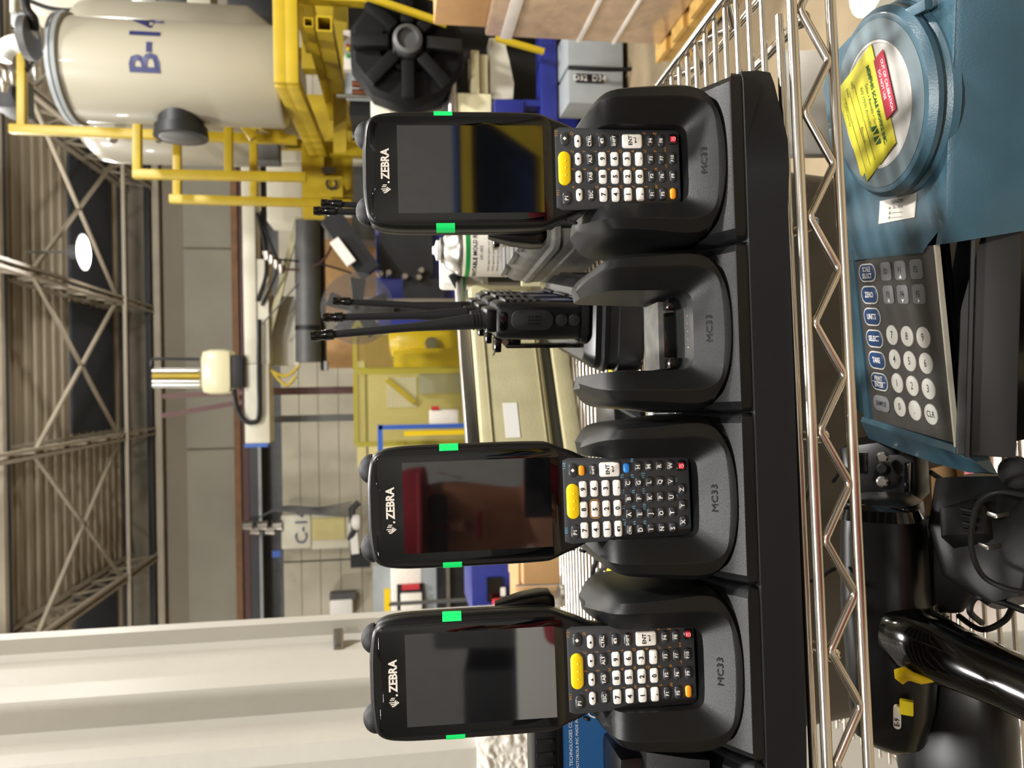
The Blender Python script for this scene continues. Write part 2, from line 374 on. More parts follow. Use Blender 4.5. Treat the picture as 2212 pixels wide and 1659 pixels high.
for i_ in range(nA + 1):
    r_ = []
    for j_ in range(nB + 1):
        v_, y_ = 1025 + 160 * i_ / nA, 1560 + 112 * j_ / nB; p = atY(v_, y_, 1.179)
        e = min(i_, nA - i_, j_ + 1, 8) / 8; k_ = e * (.003 + .007 * abs(mnoise.noise(Vector((i_ * .16, j_ * .09, 3.1)))) + .004 * abs(mnoise.noise(Vector((i_ * .45, j_ * .3, 7.7)))))
        r_.append((p.x, p.y - k_ + (.012 if e < .13 else 0), p.z))
    rows.append(r_)
c = MB(); c.rings(rows, closed=False, cap=(False, False)); c.build('plaster_patch', 'white_plaster', t, 60)
# ------------------------------------------------------------------ charging cradle
MM = 0.001
SLOT = {'R': .1383, 'S': .0448, 'M': -.0479, 'L': -.1408, 'X': -.2337}
cradle = thing('charging_cradle', 'long black multi-slot handheld computer charging cradle on the wire shelf', 'cradle', K(0, .40, DECK), KA)
def cy(y): return y - .40
b = MB()
def basering(z, pts): return [(x, cy(y), z) for x, y in pts]
bp0 = [(-.2800, .386), (-.2800, .500), (.1880, .500), (.1880, .394), (.1800, .390), (.1440, .3775), (.1290, .3772), (.1080, .3800), (.0500, .3805), (-.06, .3805), (-.1600, .3805)]
bp1 = [(-.2800, .388), (-.2800, .500), (.1855, .500), (.1855, .389), (.1800, .3865), (.1440, .3862), (.1290, .3862), (.1080, .3862), (.0500, .3862), (-.06, .3862), (-.1600, .3862)]
bp2 = [(x, y + (.0012 if y < .4 else 0)) for x, y in bp1]
b.rings([basering(.001, bp0), basering(.009, [(p[0], p[1] * .6 + q[1] * .4) for p, q in zip(bp0, bp1)]), basering(.0208, bp1), basering(.0214, bp2)])
base = b.build('base', 'black_base', cradle, 30)
for fx in (-.2, -.02, .15): foot = MB(); foot.box((fx, .06, .0005), (.02, .05, .002)); foot.build('foot_pad', 'rubber', cradle)
def module_mesh():
    b = MB(); prof = lambda d, e: [(.3872 + e, .0216), (.3868 + e, .0282 - d * .3), (.3874 + e, .0290 - d), (.4165, .0452 - d), (.495, .0452 - d), (.495, .0216)]
    rg = []
    for x, d, e in ((-.0462, .0060, .0028), (-.0440, .0022, .0006), (-.0405, 0, 0), (.0405, 0, 0), (.0440, .0022, .0006), (.0462, .0060, .0028)):
        rg.append([(x, cy(y), z) for y, z in prof(d, e)])
    return b.rings(rg)
def cup_mesh():
    st = [  # O.x O.z R.x R.z I.x I.z yO yR yI yB
        (30.5, 103.6, 27.2, 104.4, 22.9, 102.2, 442, 441, 441, 457),
        (37.4, 97.8, 31.2, 101.2, 22.6, 99.0, 426, 414, 424, 462),
        (41.4, 90.0, 32.9, 94.4, 22.4, 91.0, 414, 398.5, 408, 464),
        (43.4, 70, 33.5, 71, 22.3, 70, 411, 394.5, 405.5, 466),
        (45.4, 52, 33.7, 51.5, 22.3, 58, 413, 393.5, 404.5, 468),
        (44.2, 42.6, 31.6, 42.0, 21.6, 51, 412.5, 393, 404, 468),
        (38.6, 37.6, 26.6, 36.8, 18.4, 47.9, 405.5, 392, 403.5, 468),
        (28.0, 32.6, 16.0, 35.0, 12, 47.1, 396.5, 391, 403.5, 468),
        (14.0, 30.0, 7.0, 34.5, 6, 47, 392.2, 390.6, 403.5, 468),
        (0, 29.4, 0, 34.4, 0, 47, 391.2, 390.5, 403.5, 468)]
    half = spl(st, 5); rg = []
    def ring(v, sx):
        ox, oz, rx, rz, ix, iz, yo, yr, yi, yb = v
        m1 = (ox * .93 + rx * .07, yo * .55 + yr * .45 - 1.2, oz * .93 + rz * .07)
        m2 = (ox * .62 + rx * .38, yo * .22 + yr * .78 - 1.6, oz * .62 + rz * .38)
        r1 = (rx * .96 + ix * .04, yr + .1, rz * .96 + iz * .04)
        P = [(ox, yb, oz), (ox, yo + (yb - yo) * .35, oz), (ox, yo, oz), m1, m2, (rx * 1.0 + (ox - rx) * .03, yr - .25, rz), r1, (ix, yi, iz), (ix, yi + 1.5, iz), (ix, yb, iz)]
        return [(sx * p[0] * MM, cy(p[1] * MM), p[2] * MM) for p in P]
    rg = [ring(v, 1) for v in half] + [ring(v, -1) for v in half[::-1][1:]]
    return MB().rings(rg)
mod = module_mesh(); cupm = cup_mesh()
mod_me = cup_me = None
for k, (nm, sx) in enumerate(SLOT.items()):
    if mod_me is None: mo = mod.build('base_module', 'black', cradle, 30); mod_me = mo.data
    else: mo = put('base_module', mod_me, None, cradle)
    mo.location = (sx, 0, 0)
    if nm == 'X': continue
    if cup_me is None: cu = cupm.build('cup', 'black', cradle, 17); cup_me = cu.data
    else: cu = put('cup', cup_me, None, cradle)
    cu.location = (sx, 0, 0)
    # raised type on the sloping lip
    text('MC33', .0050, 'ink_emboss', cu, T(0, cy(.3962), .0408) @ Rx(48), bold=.0, name='embossed_lettering', sx=1.25, up=.0002)
    if nm == 'S':
        c = MB(); c.box((0, cy(.446), .0410), (.0405, .026, .032), bev=.0012); cb = c.build('contact_block', 'teal_grey', cu)
        cb.data.materials[0] = mat('dusty_black', '5a5853', 0.7, var=.25, vscale=90, bump=.2, bscale=1500)
        c = MB(); c.box((0, cy(.4195), .0415), (.0405, .031, .0085)); c.build('slot_floor', 'dusty_black', cu)
        c = MB(); c.box((0, cy(.4335), .0500), (.0262, .0035, .0072), bev=.0006); c.build('recess_plate', 'gloss_black', cu)  # black plate stands in for the shaded contact recess
        for sx2 in (-1, 1):
            c = MB(); c.box((sx2 * .0172, cy(.427), .0500), (.0060, .010, .0085), bev=.001); c.build('guide_lug', 'gloss_black', cu)
        for j in range(5):
            c = MB(); c.lathe([(.0006, 0), (.0006, .0012), (.0002, .0016)], 8, T(-.009 + .0045 * j, cy(.412), .0457)); c.build('contact_pin', 'copper', cu)
# ------------------------------------------------------------------ handheld computers
def kb(v): return (.969 * v + 5.3) * MM
def kx(v): return .969 * v * MM
RR = {}
def keymesh(w, h, r, hh):
    k = (w, h, r, hh)
    if k not in RR:
        mb = MB().prism(rrect(w, h, r, 4), 0, hh, XZ, bev=min(hh * .6, r * .8)); o = mb.build('key', 'key_white', None, 50); RR[k] = o.data; bpy.data.objects.remove(o)
    return RR[k]
def key(dev, x, b, w, h, r, m, s='', ink='ink_black', size=3.4, sx=1.0, hh=1.2, bold=.02, nm='key', rot=0):
    me = keymesh(w * MM, h * MM, r * MM, hh * MM).copy(); o = put(nm, me, m, dev); o.location = (kx(x), -.0012, kb(b))
    if s: text(s, size * MM, ink, o, T(0, -hh * MM, 0) @ XZ @ Rz(rot), bold=bold, name='legend', sx=sx)
    return o
def poly_legend(o, polys, ink, hh=1.2, nm='legend'):
    b = MB()
    for p in polys: b.prism([(x * MM, y * MM) for x, y in p], 0, .00006, T(0, -hh * MM, 0) @ XZ)
    return b.build(nm, ink, o, smooth=0)
def handheld(label, alpha):
    dev = thing('handheld_computer', label, 'handheld computer', group='handheld computers docked in the cradle')
    half = [(21.3, 7.5), (21.9, 40), (22.6, 62), (25.0, 69), (27.6, 74.5), (29.6, 80), (32.4, 86.5), (33.5, 93), (33.9, 120), (33.8, 160), (33.2, 173), (31.8, 180.5), (28.5, 185.2), (22, 187.4), (10, 188.4)]
    hs = [tuple(v) for v in spl(half, 3)]
    out = [(x * MM, z * MM) for x, z in hs] + [(-x * MM, z * MM) for x, z in hs[::-1]]
    b = MB(); rg = []
    for y, d in ((0.0, 2.3), (.0003, 1.9), (.0012, .9), (.003, .25), (.0055, 0), (.0075, 0), (.0079, .5), (.0085, .5), (.0089, 0), (.015, .3), (.020, 2.0), (.0245, 6.0)):
        rg.append([(x, y, z) for x, z in inset(out, d * MM)])
    b.rings(rg); body = b.build('body', 'body', dev, 30)
    for sx in (-1, 1):
        bm_ = MB(); rgs = []
        for j in range(7):
            a = math.pi / 2 * j / 6 * .98
            rgs.append([(sx * .0215 + .0085 * math.cos(a) * math.cos(t), .008 + .0065 * math.cos(a) * math.sin(t), .1855 + .0075 * math.sin(a)) for t in [2 * math.pi * q / 20 for q in range(20)]])
        bm_.rings(rgs); bm_.build('bumper', 'rubber', dev, 60)
    # glass with the speaker notch
    gw, gt, gb = 29.2, 182.9, 82.6
    g = [(-gw + 5, gb), (gw - 5, gb)] + [(gw - 5 + 5 * math.sin(a), gb + 5 - 5 * math.cos(a)) for a in (.4, .8, 1.2, 1.57)]
    g += [(gw - 5 + 5 * math.cos(a), gt - 5 + 5 * math.sin(a)) for a in (0, .4, .8, 1.2, 1.57)] + [(14.5, gt), (12.8, gt - .5), (11.4, gt - 1.5), (10, gt - 1.8), (-10, gt - 1.8), (-11.4, gt - 1.5), (-12.8, gt - .5), (-14.5, gt)]
    g += [(-gw + 5 - 5 * math.sin(a), gt - 5 + 5 * math.cos(a)) for a in (0, .4, .8, 1.2, 1.57)] + [(-gw + 5 - 5 * math.cos(a), gb + 5 - 5 * math.sin(a)) for a in (0, .4, .8, 1.2)]
    g = [(x * MM, z * MM) for x, z in g]
    fr = MB(); fr.prism(inset(g, -.0007), .0, .0002, XZ, bev=.0001); fr.build('screen_gasket', 'gloss_black', dev)
    gl = MB(); gl.prism(g, .0, .00035, XZ, bev=.0002); scr = gl.build('screen', 'glass', dev, 40)
    ds = MB(); ds.prism([(x * MM, z * MM) for x, z in ((-24.7, 87.0), (24.7, 87.0), (24.7, 168.6), (-24.7, 168.6))], .0, .00004, T(0, -.00035, 0) @ XZ); ds.build('display_area', 'display', scr)
    # name and striped mark
    text('ZEBRA', .0062, 'logo', scr, T(.0030, -.00036, .1753) @ XZ, bold=.035, name='brand_lettering', sx=.92)
    mk = MB(); z0, x0 = .1753, -.0105
    for j in range(3):
        pts_ = [(-2.6 + 1.0 * j, 1.2 + .7 * j), (-2.6 + 1.0 * j, .1 - .15 * j), (-.6 + .55 * j, -2.6 + .75 * j)]
        for q in stroke([(x0 + a * MM, z0 + b_ * MM) for a, b_ in pts_], (.62 - .06 * j) * MM): mk.prism(q, 0, .00005, T(0, -.00036, 0) @ XZ)
    for j in range(2):
        for q in stroke([(x0 + (.7 + .95 * j) * MM, z0 + (2.2 - .6 * j) * MM), (x0 + (.7 + .95 * j) * MM, z0 + (-.2 - .35 * j) * MM)], .5 * MM): mk.prism(q, 0, .00005, T(0, -.00036, 0) @ XZ)
    mk.prism(circ(.0006, 10, x0 + 3.2 * MM, z0 - 1.6 * MM), 0, .00005, T(0, -.00036, 0) @ XZ)
    mk.build('striped_mark', 'logo', scr, 0)
    # green tape wrapped over both edges
    for sx in (-1, 1):
        t = MB(); t.rings([[(sx * px_ * MM, py_ * MM, z) for px_, py_ in ((30.4, -.25), (31.7, -.15), (33.3, 1.0), (34.05, 3.2), (34.1, 7.3), (33.7, 7.3), (33.6, 3.4), (33.0, 1.4), (31.6, .3), (30.4, .1))] for z in (.1376, .1480)])
        t.build('green_tape', 'green_tape', dev, 50)
    # keypad plate
    kp = [(-21.0, 8.6), (21.0, 8.6), (22.3, 10), (22.6, 45), (23.8, 77), (22.4, 80.2), (-22.4, 80.2), (-23.8, 77), (-22.6, 45), (-22.3, 10)]
    kpm = MB(); kpm.prism([(x * MM, z * MM) for x, z in kp], .0, .0013, XZ, bev=.0008); plate = kpm.build('keypad', 'keypad', dev, 30)
    for j in range(2):
        s_ = MB(); s_.lathe([(.0021, 0), (.0021, .001), (.0015, .0014)], 14, T(-.0285 if j else -.0268, .006, .0755 - .006 * j) @ Ry(-70)); s_.build('side_button', 'rubber', dev)
    dark = dict(m='key_dark', ink='ink_white'); small = []
    def P(x, b, s): small.append((s, .0023, T(kx(x), -.00135, kb(b)) @ XZ, .0))
    yk = key(dev, -.2, 72.2, 19.4, 7.0, 3.4, 'yellow_key', hh=1.5)
    for j in (-1, 0, 1):
        d = MB().lathe([(.0006, 0), (.0003, .0003)], 8, T(j * .0042, -.0015, -.0006) @ Rx(90)); d.build('tactile_dot', 'yellow_key', yk)
    kd = key(dev, 17.4 if alpha else 17.2, 71.8, 7.8, 4.6, 2.2, 'key_dark'); poly_legend(kd, [[(0, -1.1), (1.1, 0), (0, 1.1), (-1.1, 0)]], 'ink_white')
    key(dev, -17.7, 71.6, 7.8, 4.6, 2.2, 'key_dark', 'P1', 'ink_white', 3.0)
    ent = [[(-.3, 0), (1.8, 0), (1.8, 1.0), (2.2, 1.0), (2.2, -.4), (-.3, -.4)], [(-1.2, -.2), (-.2, .6), (-.2, -1.0)]]
    def enter(x, b):
        o = key(dev, x, b, 8.1, 11.6, 1.4, 'key_white', hh=1.4)
        text('ENT', .0030, 'ink_black', o, T(0, -.0014, .0012) @ XZ, bold=.03, name='legend'); poly_legend(o, [[(px_ - .4, py_ - 1.6) for px_, py_ in p] for p in ent], 'ink_black', 1.4)
    def bksp(x, b, m, ink, w_, h_, r_):
        o = key(dev, x, b, w_, h_, r_, m); poly_legend(o, [[(-1.7, 0), (-.9, .9), (1.4, .9), (1.4, -.9), (-.9, -.9)]], ink)
        text('x', .0022, m, o, T(.0003, -.0013, .0) @ XZ, bold=.04, name='legend')
    def tri(x, b, a):
        o = key(dev, x, b, 7.3, 3.7, 1.8, 'key_white'); c, s = math.cos(math.radians(a)), math.sin(math.radians(a))
        poly_legend(o, [[(c * p - s * q, s * p + c * q) for p, q in ((.9, 0), (-.7, .8), (-.7, -.8))]], 'ink_black')
    if not alpha:
        cx = (-15.8, -5.2, 5.3, 15.8); wk = (8.0, 4.5, 1.3)
        for x, a in zip(cx, (180, 90, 270, 0)): tri(x, 64, a)
        for x, s in zip(cx, ('ESC', 'TAB', 'ALT', 'CTRL')): key(dev, x, 57.1, 7.4, 3.9, 1.9, 'key_dark', s, 'ink_white', 2.7)
        bksp(15.8, 49.9, 'key_dark', 'ink_white', 7.4, 3.9, 1.9)
        key(dev, 15.8, 42.7, 7.4, 3.9, 1.9, 'key_dark', 'SHIFT', 'ink_white', 2.4)
        enter(15.9, 31.8)
        for row, bb in zip(('789', '456', '123', ',0.'), (49.8, 42.6, 35.2, 28)):
            for x, s in zip(cx, row): key(dev, x, bb, *wk, 'key_white', s, 'ink_black', 3.7, bold=.035)
        for j, bb in enumerate((21, 14.7)):
            for q, x in enumerate(cx): key(dev, x + .2, bb, 7.2, 3.8, 1.9, 'key_dark', 'F%d' % (1 + q + 4 * j), 'ink_white', 2.7)
        key(dev, -15.4, 8.4, 6.6, 3.6, 1.7, 'orange_key')
        key(dev, -4.9, 8.3, 7.2, 3.8, 1.9, 'key_dark', 'F9', 'ink_white', 2.7); key(dev, 5.4, 8.3, 7.2, 3.8, 1.9, 'key_dark', 'F10', 'ink_white', 2.6)
        for r_, bb in zip(('ABCD', 'EF', 'GHI', 'JKL', 'MNO', 'PQR', 'STUV', 'WXYZ'), (67.3, 60.2, 53.4, 46.2, 38.9, 31.5, 24.3, 18.0)):
            xs = cx if len(r_) != 2 else cx[1:3]
            for x, s in zip(xs, r_): P(x + 4.7, bb, s)
        P(-14.2, 76.4, 'F11'); P(20.6, 76.4, 'F12'); P(20, 53.2, '_'); P(1.2, 11.8, '-<'); P(11, 12, '+<')
        pw = (17.0, 7.2); inkS = 'ink_orange'
    else:
        c4 = (-16.9, -5.1, 6.5, 17.1); c5 = (-18, -9.05, -.05, 8.85, 17.9); wk = (8.9, 4.3, 1.3)
        for row, bb in zip(('789', '456', '123'), (66.1, 59.6, 53.0)):
            for x, s in zip(c4, row): key(dev, x, bb, *wk, 'key_white', s, 'ink_black', 3.7, bold=.035)
        ring5 = MB(); o_ = rrect(.0106, .0058, .002, 4); ring5.rings([[(x, y, z) for x, y in pl] for pl, z in ((o_, 0), (o_, .0002), (inset(o_, .0004), .0002), (inset(o_, .0004), 0))], T(kx(-5.1), -.0012, kb(59.6)) @ XZ, cap=(False, False)); ring5.build('home_key_outline', 'ink_orange', plate)
        bksp(-16.9, 46.5, 'key_white', 'ink_black', *wk); key(dev, -5.1, 46.5, *wk, 'key_white', '0', 'ink_black', 3.7, bold=.035); key(dev, 6.5, 46.5, *wk, 'key_white', '.', 'ink_black', 3.7, bold=.035)
        key(dev, 17.1, 66.5, 5.6, 3.5, 1.5, 'orange_key'); key(dev, 17.1, 60, 6.2, 3.8, 1.7, 'key_dark', 'SHIFT', 'ink_white', 1.9); enter(17.1, 50.3)
        key(dev, -18, 39.9, 6.0, 3.8, 1.7, 'key_dark', 'CTRL', 'ink_white', 2.0)
        for x, s in zip(c5[1:4], 'ABC'): key(dev, x, 39.9, 6.0, 4.0, 1.7, 'key_dark', s, 'ink_white', 3.3)
        key(dev, 17.6, 40.4, 5.6, 3.7, 1.6, 'blue_key')
        for row, bb in zip(('DEFGH', 'IJKLM', 'NOPQR', 'STUVW'), (33.7, 27.5, 21.2, 14.8)):
            for x, s in zip(c5, row): key(dev, x, bb, 5.9, 4.0, 1.7, 'key_dark', s, 'ink_white', 3.3)
        for x, s in zip((-14.6, -5.3, 3.9), 'XYZ'): key(dev, x, 8.6, 6.2, 4.0, 1.7, 'key_dark', s, 'ink_white', 3.3)
        P(-16.5, 76.6, 'ESC'); P(20.0, 76.4, 'TAB'); P(-13.5, 42.8, 'ALT')
        for x, s in zip(c5[1:], ('F1', 'F2', 'F3')): P(x + 4.2, 43.0, s)
        for bb, r_ in ((36.8, ('F4', 'F5', 'F6', 'F7', 'F8')), (30.7, ('F9', 'F10', 'F11', 'F12'))):
            for x, s in zip(c5, r_): P(x + 3.9, bb, s)
        P(-10.4, 48.4, '_'); P(0, 11.3, '-<'); P(9.4, 11.3, '+<')
        pw = (17.5, 8.2); inkS = 'ink_cyan'
    merge_text(small, inkS, plate, 'second_function_legends')
    pwk = key(dev, pw[0], pw[1], 6.0, 5.2, 1.6, 'gloss_black', hh=.8)
    pr = put('red_button', keymesh(.0034, .0032, .0008, .0009).copy(), 'red_key', pwk); pr.location = (0, -.0007, 0)
    ic = MB(); ic.tube([(.0009 * math.sin(a), -.00165, .0009 * math.cos(a) - .0001) for a in [.6 + (2 * math.pi - 1.2) * q / 10 for q in range(11)]], .00013, 4); ic.tube([(0, -.00165, 0), (0, -.00165, .0012)], .00013, 4); ic.build('power_symbol', 'ink_white', pwk)
    return dev
def dock(dev, sx, lean=-.8):
    dev.matrix_world = T(*K(sx, .412, 1.13)) @ Matrix.Rotation(KA, 4, 'Z') @ Rx(-4) @ Ry(lean)
dL = handheld('black handheld computer with function-key keypad, docked beside a blue-labelled battery', False)
dock(dL, -.1404)
dR = dup(dL, None, label='black handheld computer with function-key keypad docked at the cradle end beside the empty cup'); dock(dR, .1383, -.3)
dM = handheld('black handheld computer with alphabetic keypad and one blue key, docked in the cradle', True)
dock(dM, -.0476)
def grip(dev, sx):
    b = MB(); rg = []
    for z, x0, x1, y0, y1 in ((.118, 30, 33.5, 20, 28), (.113, 30, 35, 18, 31), (.104, 29, 37.2, 17, 34), (.092, 28, 38.6, 17, 36), (.086, 28, 38.4, 18, 35), (.0835, 28, 36, 20, 33)):
        rg.append([(sx * x * MM, y * MM, z) for x, y in rrect((x1 - x0), (y1 - y0), 3.5, 3, (x0 + x1) / 2, (y0 + y1) / 2)])
    b.rings(rg); return b.build('rear_grip', 'black_satin', dev, 40)
grip(dL, 1); grip(dR, -1)
# ------------------------------------------------------------------ wire shelf (deck that carries the cradle, and the shelf under it)
def wire_shelf(zd, label, y1, wires_from, rail=True):
    t = thing('wire_shelf', label, 'shelf', S(0, .372, zd), SA)
    def L(x, y, z): return (x, y - .372, z)
    xl, xr = -.36, .270; n = 0; y = wires_from; me = None
    while y < y1:
        o = None
        if me is None:
            c = MB(); c.tube([(xl, 0, 0), (xr, 0, 0)], .0019, 8); o = c.build('deck_wire', 'deck_chrome', t, 60); me = o.data
        else: o = put('deck_wire', me, None, t)
        o.location = L(0, y, -.0019); y += .0162
    c = MB(); c.tube([L(-.36, .3895, -.0045), L(.2274, .3895, -.0045)], .0024, 10); c.build('deck_wire', 'chrome', t, 60)
    def railset(P, n_, z0, z1, sp, nm):
        c = MB(); c.tube([P(0, z0), P(n_ * sp, z0)], .0029, 10); c.build(nm + '_top_rod', 'chrome', t, 60)
        c = MB(); c.tube([P(0, z1), P(n_ * sp, z1)], .0029, 10); c.build(nm + '_bottom_rod', 'chrome', t, 60)
        pts = []
        for k in range(n_):
            za, zb = (z0 - .0045, z1 + .0028) if k % 2 == 0 else (z1 + .0028, z0 - .0045)
            for f_, h_ in ((.045, .035), (.10, .10), (.5, .5), (.90, .90), (.955, .965)):
                pts.append(P((k + f_) * sp, za + (zb - za) * h_))
        c = MB(); c.tube(pts, .0023, 8); c.build(nm + '_zigzag_wire', 'chrome', t, 60)
    railset(lambda u, z: L(-.345 + u - .0005, .372, z), 24, -.0023, -.0250, .02835, 'front_rail')
    railset(lambda u, z: L(.2705, .395 + u, z), 22, .0012, -.0230, .02835, 'side_rail')
    x = .2255
    while x > -.37:
        c = MB(); c.tube([L(x, .389, -.0175), L(x, y1, -.0175)], .0030, 8); c.build('support_rod', 'chrome', t, 60)
        c = MB(); c.lathe([(.001, -.0046), (.0035, -.0036), (.0046, 0), (.0040, .003), (.003, .004)], 12, T(*L(x, .389, -.0175)) @ Rx(-90)); c.build('rod_end', 'chrome', t, 60)
        x -= .1170
    return t
wire_shelf(DECK - .0008, 'upper chrome wire shelf deck carrying the charging cradle', 1.02, .4035)
wire_shelf(.80, 'lower chrome wire shelf deck under the scale and scanner', 1.0, .43)
for x, y, pl_ in ((.292, .40, 'the teal scale'), (.292, 1.0, 'the pallet'), (-.38, .40, 'the battery charging block'), (-.38, 1.0, 'the white column')):
    c = MB(); c.lathe([(.0125, 0), (.0125, 1.085)], 16, T(*S(x, y, 0))); tag(c.build('shelf_post', 'chrome_dull', None, 60), 'round chrome shelving post at the corner beside ' + pl_, 'post', 'shelf posts')
# ------------------------------------------------------------------ things on the deck behind the cradle
def sdeck(x, y, z=DECK): return atZ(x, y, z)
radio0 = None
def make_radio():
    # side with the talk button faces -y, grille side faces +x, clip side faces -x
    t = thing('two_way_radio', '', 'radio', group='two-way radios in the chargers')
    sec = lambda z, w, d, r: [(x, y, z) for x, y in rrect(w, d, r, 4)]
    c = MB(); c.rings([sec(0, .028, .050, .006), sec(.02, .031, .053, .006), sec(.06, .033, .055, .007), sec(.094, .031, .054, .007), sec(.0975, .027, .050, .006)]); body = c.build('body', 'black_satin', t, 50)
    c = MB(); c.box((0, 0, .1015), (.020, .044, .009), bev=.003); c.build('top_panel', 'black_satin', t)
    c = MB(); c.lathe([(.0075, 0), (.0070, .012), (.006, .013)], 18, T(-.001, .014, .1035)); c.build('channel_knob', 'rubber', t)
    c = MB(); c.prism(rrect(.017, .036, .0078, 5), 0, .0016, T(.001, -.0272, .068) @ Rx(90), bev=.0012); ptt = c.build('talk_button', 'rubber', t)
    for j in range(12):
        c = MB(); c.box((-.002 + (j % 3) * .003, -.0290, .062 + (j // 3) * .003), (.0013, .0008, .0013)); c.build('grip_dot', 'black_satin', ptt)
    for z in (.043, .032):
        c = MB(); c.lathe([(.0052, 0), (.0048, .0018), (.003, .0022)], 16, T(.001, -.0270, z) @ Rx(90)); c.build('side_button', 'rubber', t)
    c = MB(); c.prism(rrect(.0075, .016, .0035, 4), 0, .0009, T(.0, -.0266, .092) @ Rx(90) @ Rz(90), bev=.0005); c.build('emergency_slot', 'gloss_black', t)
    for j in range(5):
        c = MB(); c.box((.0163, 0, .062 + .0065 * j), (.003, .040, .0034), bev=.0008); c.build('grille_rib', 'black_satin', t)
    c = MB(); c.box((.0163, 0, .040), (.0012, .034, .026)); scr = c.build('screen', 'gloss_black', t); scr.data.materials[0] = mat('radio_screen', '20244a', .15)
    c = MB(); c.box((.0163, 0, .018), (.0014, .034, .008)); c.build('label', 'silver_label', t)
    c = MB(); c.box((-.0235, 0, .052), (.003, .018, .070), bev=.0012); clip = c.build('belt_clip', 'gloss_black', t)
    c = MB(); c.box((-.0225, 0, .094), (.012, .018, .006), Ry(0), bev=.0015); c.build('clip_lever', 'gloss_black', clip)
    c = MB(); c.tube([(-.0195, -.0095, .088), (-.0195, .0095, .088)], .0028, 10); c.build('clip_pin', 'steel', clip)
    c = MB(); c.box((-.0185, 0, .080), (.009, .016, .012), bev=.001); c.build('clip_hinge', 'gloss_black', clip)
    return t
def antenna(t, dx, dy, L=.150, base=(0, -.012)):
    p0 = Vector((base[0], base[1], .100)); p1 = p0 + Vector((dx, dy, L)); d = p1 - p0
    pts = [p0, p0 + d * .05, p0 + d * .06, p0 + d * .12, p0 + d * .30, p0 + d * .45, p0 + d * .90]
    c = MB(); c.tube(pts, [.0072, .0072, .0068, .0066, .0050, .0036, .0031], 12); a = c.build('antenna', 'rubber', t, 50)
    for k in range(3): c = MB(); q0 = p0 + d * (.065 + .02 * k); c.tube([q0, q0 + d * .008], .0074, 12); c.build('antenna_ring', 'rubber', a, 50)
    c = MB(); c.tube([p0 + d * .88, p0 + d * .93, p0 + d * .935, p0 + d * .96, p0 + d * .965, p0 + d], [.0046, .0046, .0040, .0040, .0045, .0040], 12); c.build('antenna_tip', 'gloss_black', a, 50)
def charger(loc, rz, label, w, d, h, m, pockets, group=None):
    t = thing('radio_charger', label, 'charger', loc, rz)
    def sec(z, k, r): return [(x, y, z) for x, y in rrect(w - k, d - k, r, 5)]
    c = MB(); c.rings([sec(.001, .004, .014), sec(.004, 0, .016), sec(h * .45, 0, .016), sec(h * .47, .003, .015), sec(h * .62, .003, .015), sec(h * .64, .0, .015), sec(h * .70, .001, .015), sec(h * .74, .006, .013), sec(h * .84, .007, .013), sec(h * .9, .012, .011), sec(h, .022, .008)]); c.build('housing', m, t, 30)
    for (x, y, pw, pd) in pockets:
        o_ = rrect(pw, pd, .006, 4, x, y); c = MB(); i_ = inset(o_, .003)
        c.rings([[(a, b2, z) for a, b2 in pl] for pl, z in ((inset(o_, -.002), h - .001), (inset(o_, -.001), h + .004), (o_, h + .004), (i_, h + .001), (i_, h - .0006))], cap=(False, True)); c.build('pocket_rim', m, t, 40)
        c = MB(); c.prism(i_, h - .0002, h + .0006); c.build('pocket', m, t)
    return t
# charger in the middle with three radios, seen between the cups
pc = sdeck(1398, 705); px_ = Vector((pc.x, pc.y + .10, DECK))
CA1 = -.17
px_ = pc + rotz((0, .10, 0), CA1)
ch1 = charger(px_, CA1, 'black radio charger holding three radios, behind the empty cup', .082, .200, .052, 'black_satin', [(.004, -.066, .036, .058), (.004, 0, .036, .058), (.004, .066, .036, .058)])
rad = make_radio()
spec = [(-.066, .002, .004, 'front radio of the three in the black charger, with its talk button showing'), (0, .008, -.02, 'middle radio of the three in the black charger'), (.066, .004, -.03, 'rear radio of the three in the black charger')]
for k, (oy, dx, dy, lb) in enumerate(spec):
    r_ = rad if k == 0 else dup(rad, None)
    r_['label'] = lb; r_.location = px_ + rotz((.004, oy, .030), CA1); r_.rotation_euler = (0, 0, CA1)
for r_, dx, L in zip([o for o in bpy.data.objects if o.name.startswith('two_way_radio') and o.parent is None], (-.013, -.003, .008), (.150, .146, .142)):
    antenna(r_, dx, 0, L)
# second, dusty charger behind the right-hand device with two radios
p2 = sdeck(1330, 520); px2 = Vector((p2.x + .040, p2.y + .10, DECK))
mat('dusty_grey', '55534f', .6, var=.2, vscale=60, bump=.3, bscale=500)
ch2 = charger(px2, SA, 'dusty grey radio charger with empty pockets behind the docked end device', .105, .20, .085, 'dusty_grey', [(-.026, -.06, .034, .05), (-.026, .0, .034, .05), (.022, -.06, .034, .05), (.022, .0, .034, .05), (-.026, .062, .034, .05), (.022, .062, .034, .05)])
for k, (ox, oy, dx, L, lb) in enumerate(((.006, -.075, .0, .165, 'nearer of two radios half hidden behind the end device'), (.010, -.012, .006, .172, 'farther of two radios half hidden behind the end device'))):
    r_ = dup(rad, None); r_['label'] = lb
    for ch in list(r_.children):
        if ch.name.startswith('antenna'):
            for g in list(ch.children): bpy.data.objects.remove(g)
            bpy.data.objects.remove(ch)
    tp = atY(1062, 536 if k == 0 else 526, px2.y + oy); r_.location = (tp.x + .028, px2.y + oy, tp.z - .098); r_.rotation_euler = (0, 0, SA)
    antenna(r_, dx + .002, 0, L)
c = MB(); q = sdeck(1376, 546, DECK + .02); c.box((q.x, q.y, q.z), (.006, .012, .010), bev=.001); tag(c.build('yellow_tag', 'yellow_bright', None), 'small yellow tag showing between two cups', 'tag')
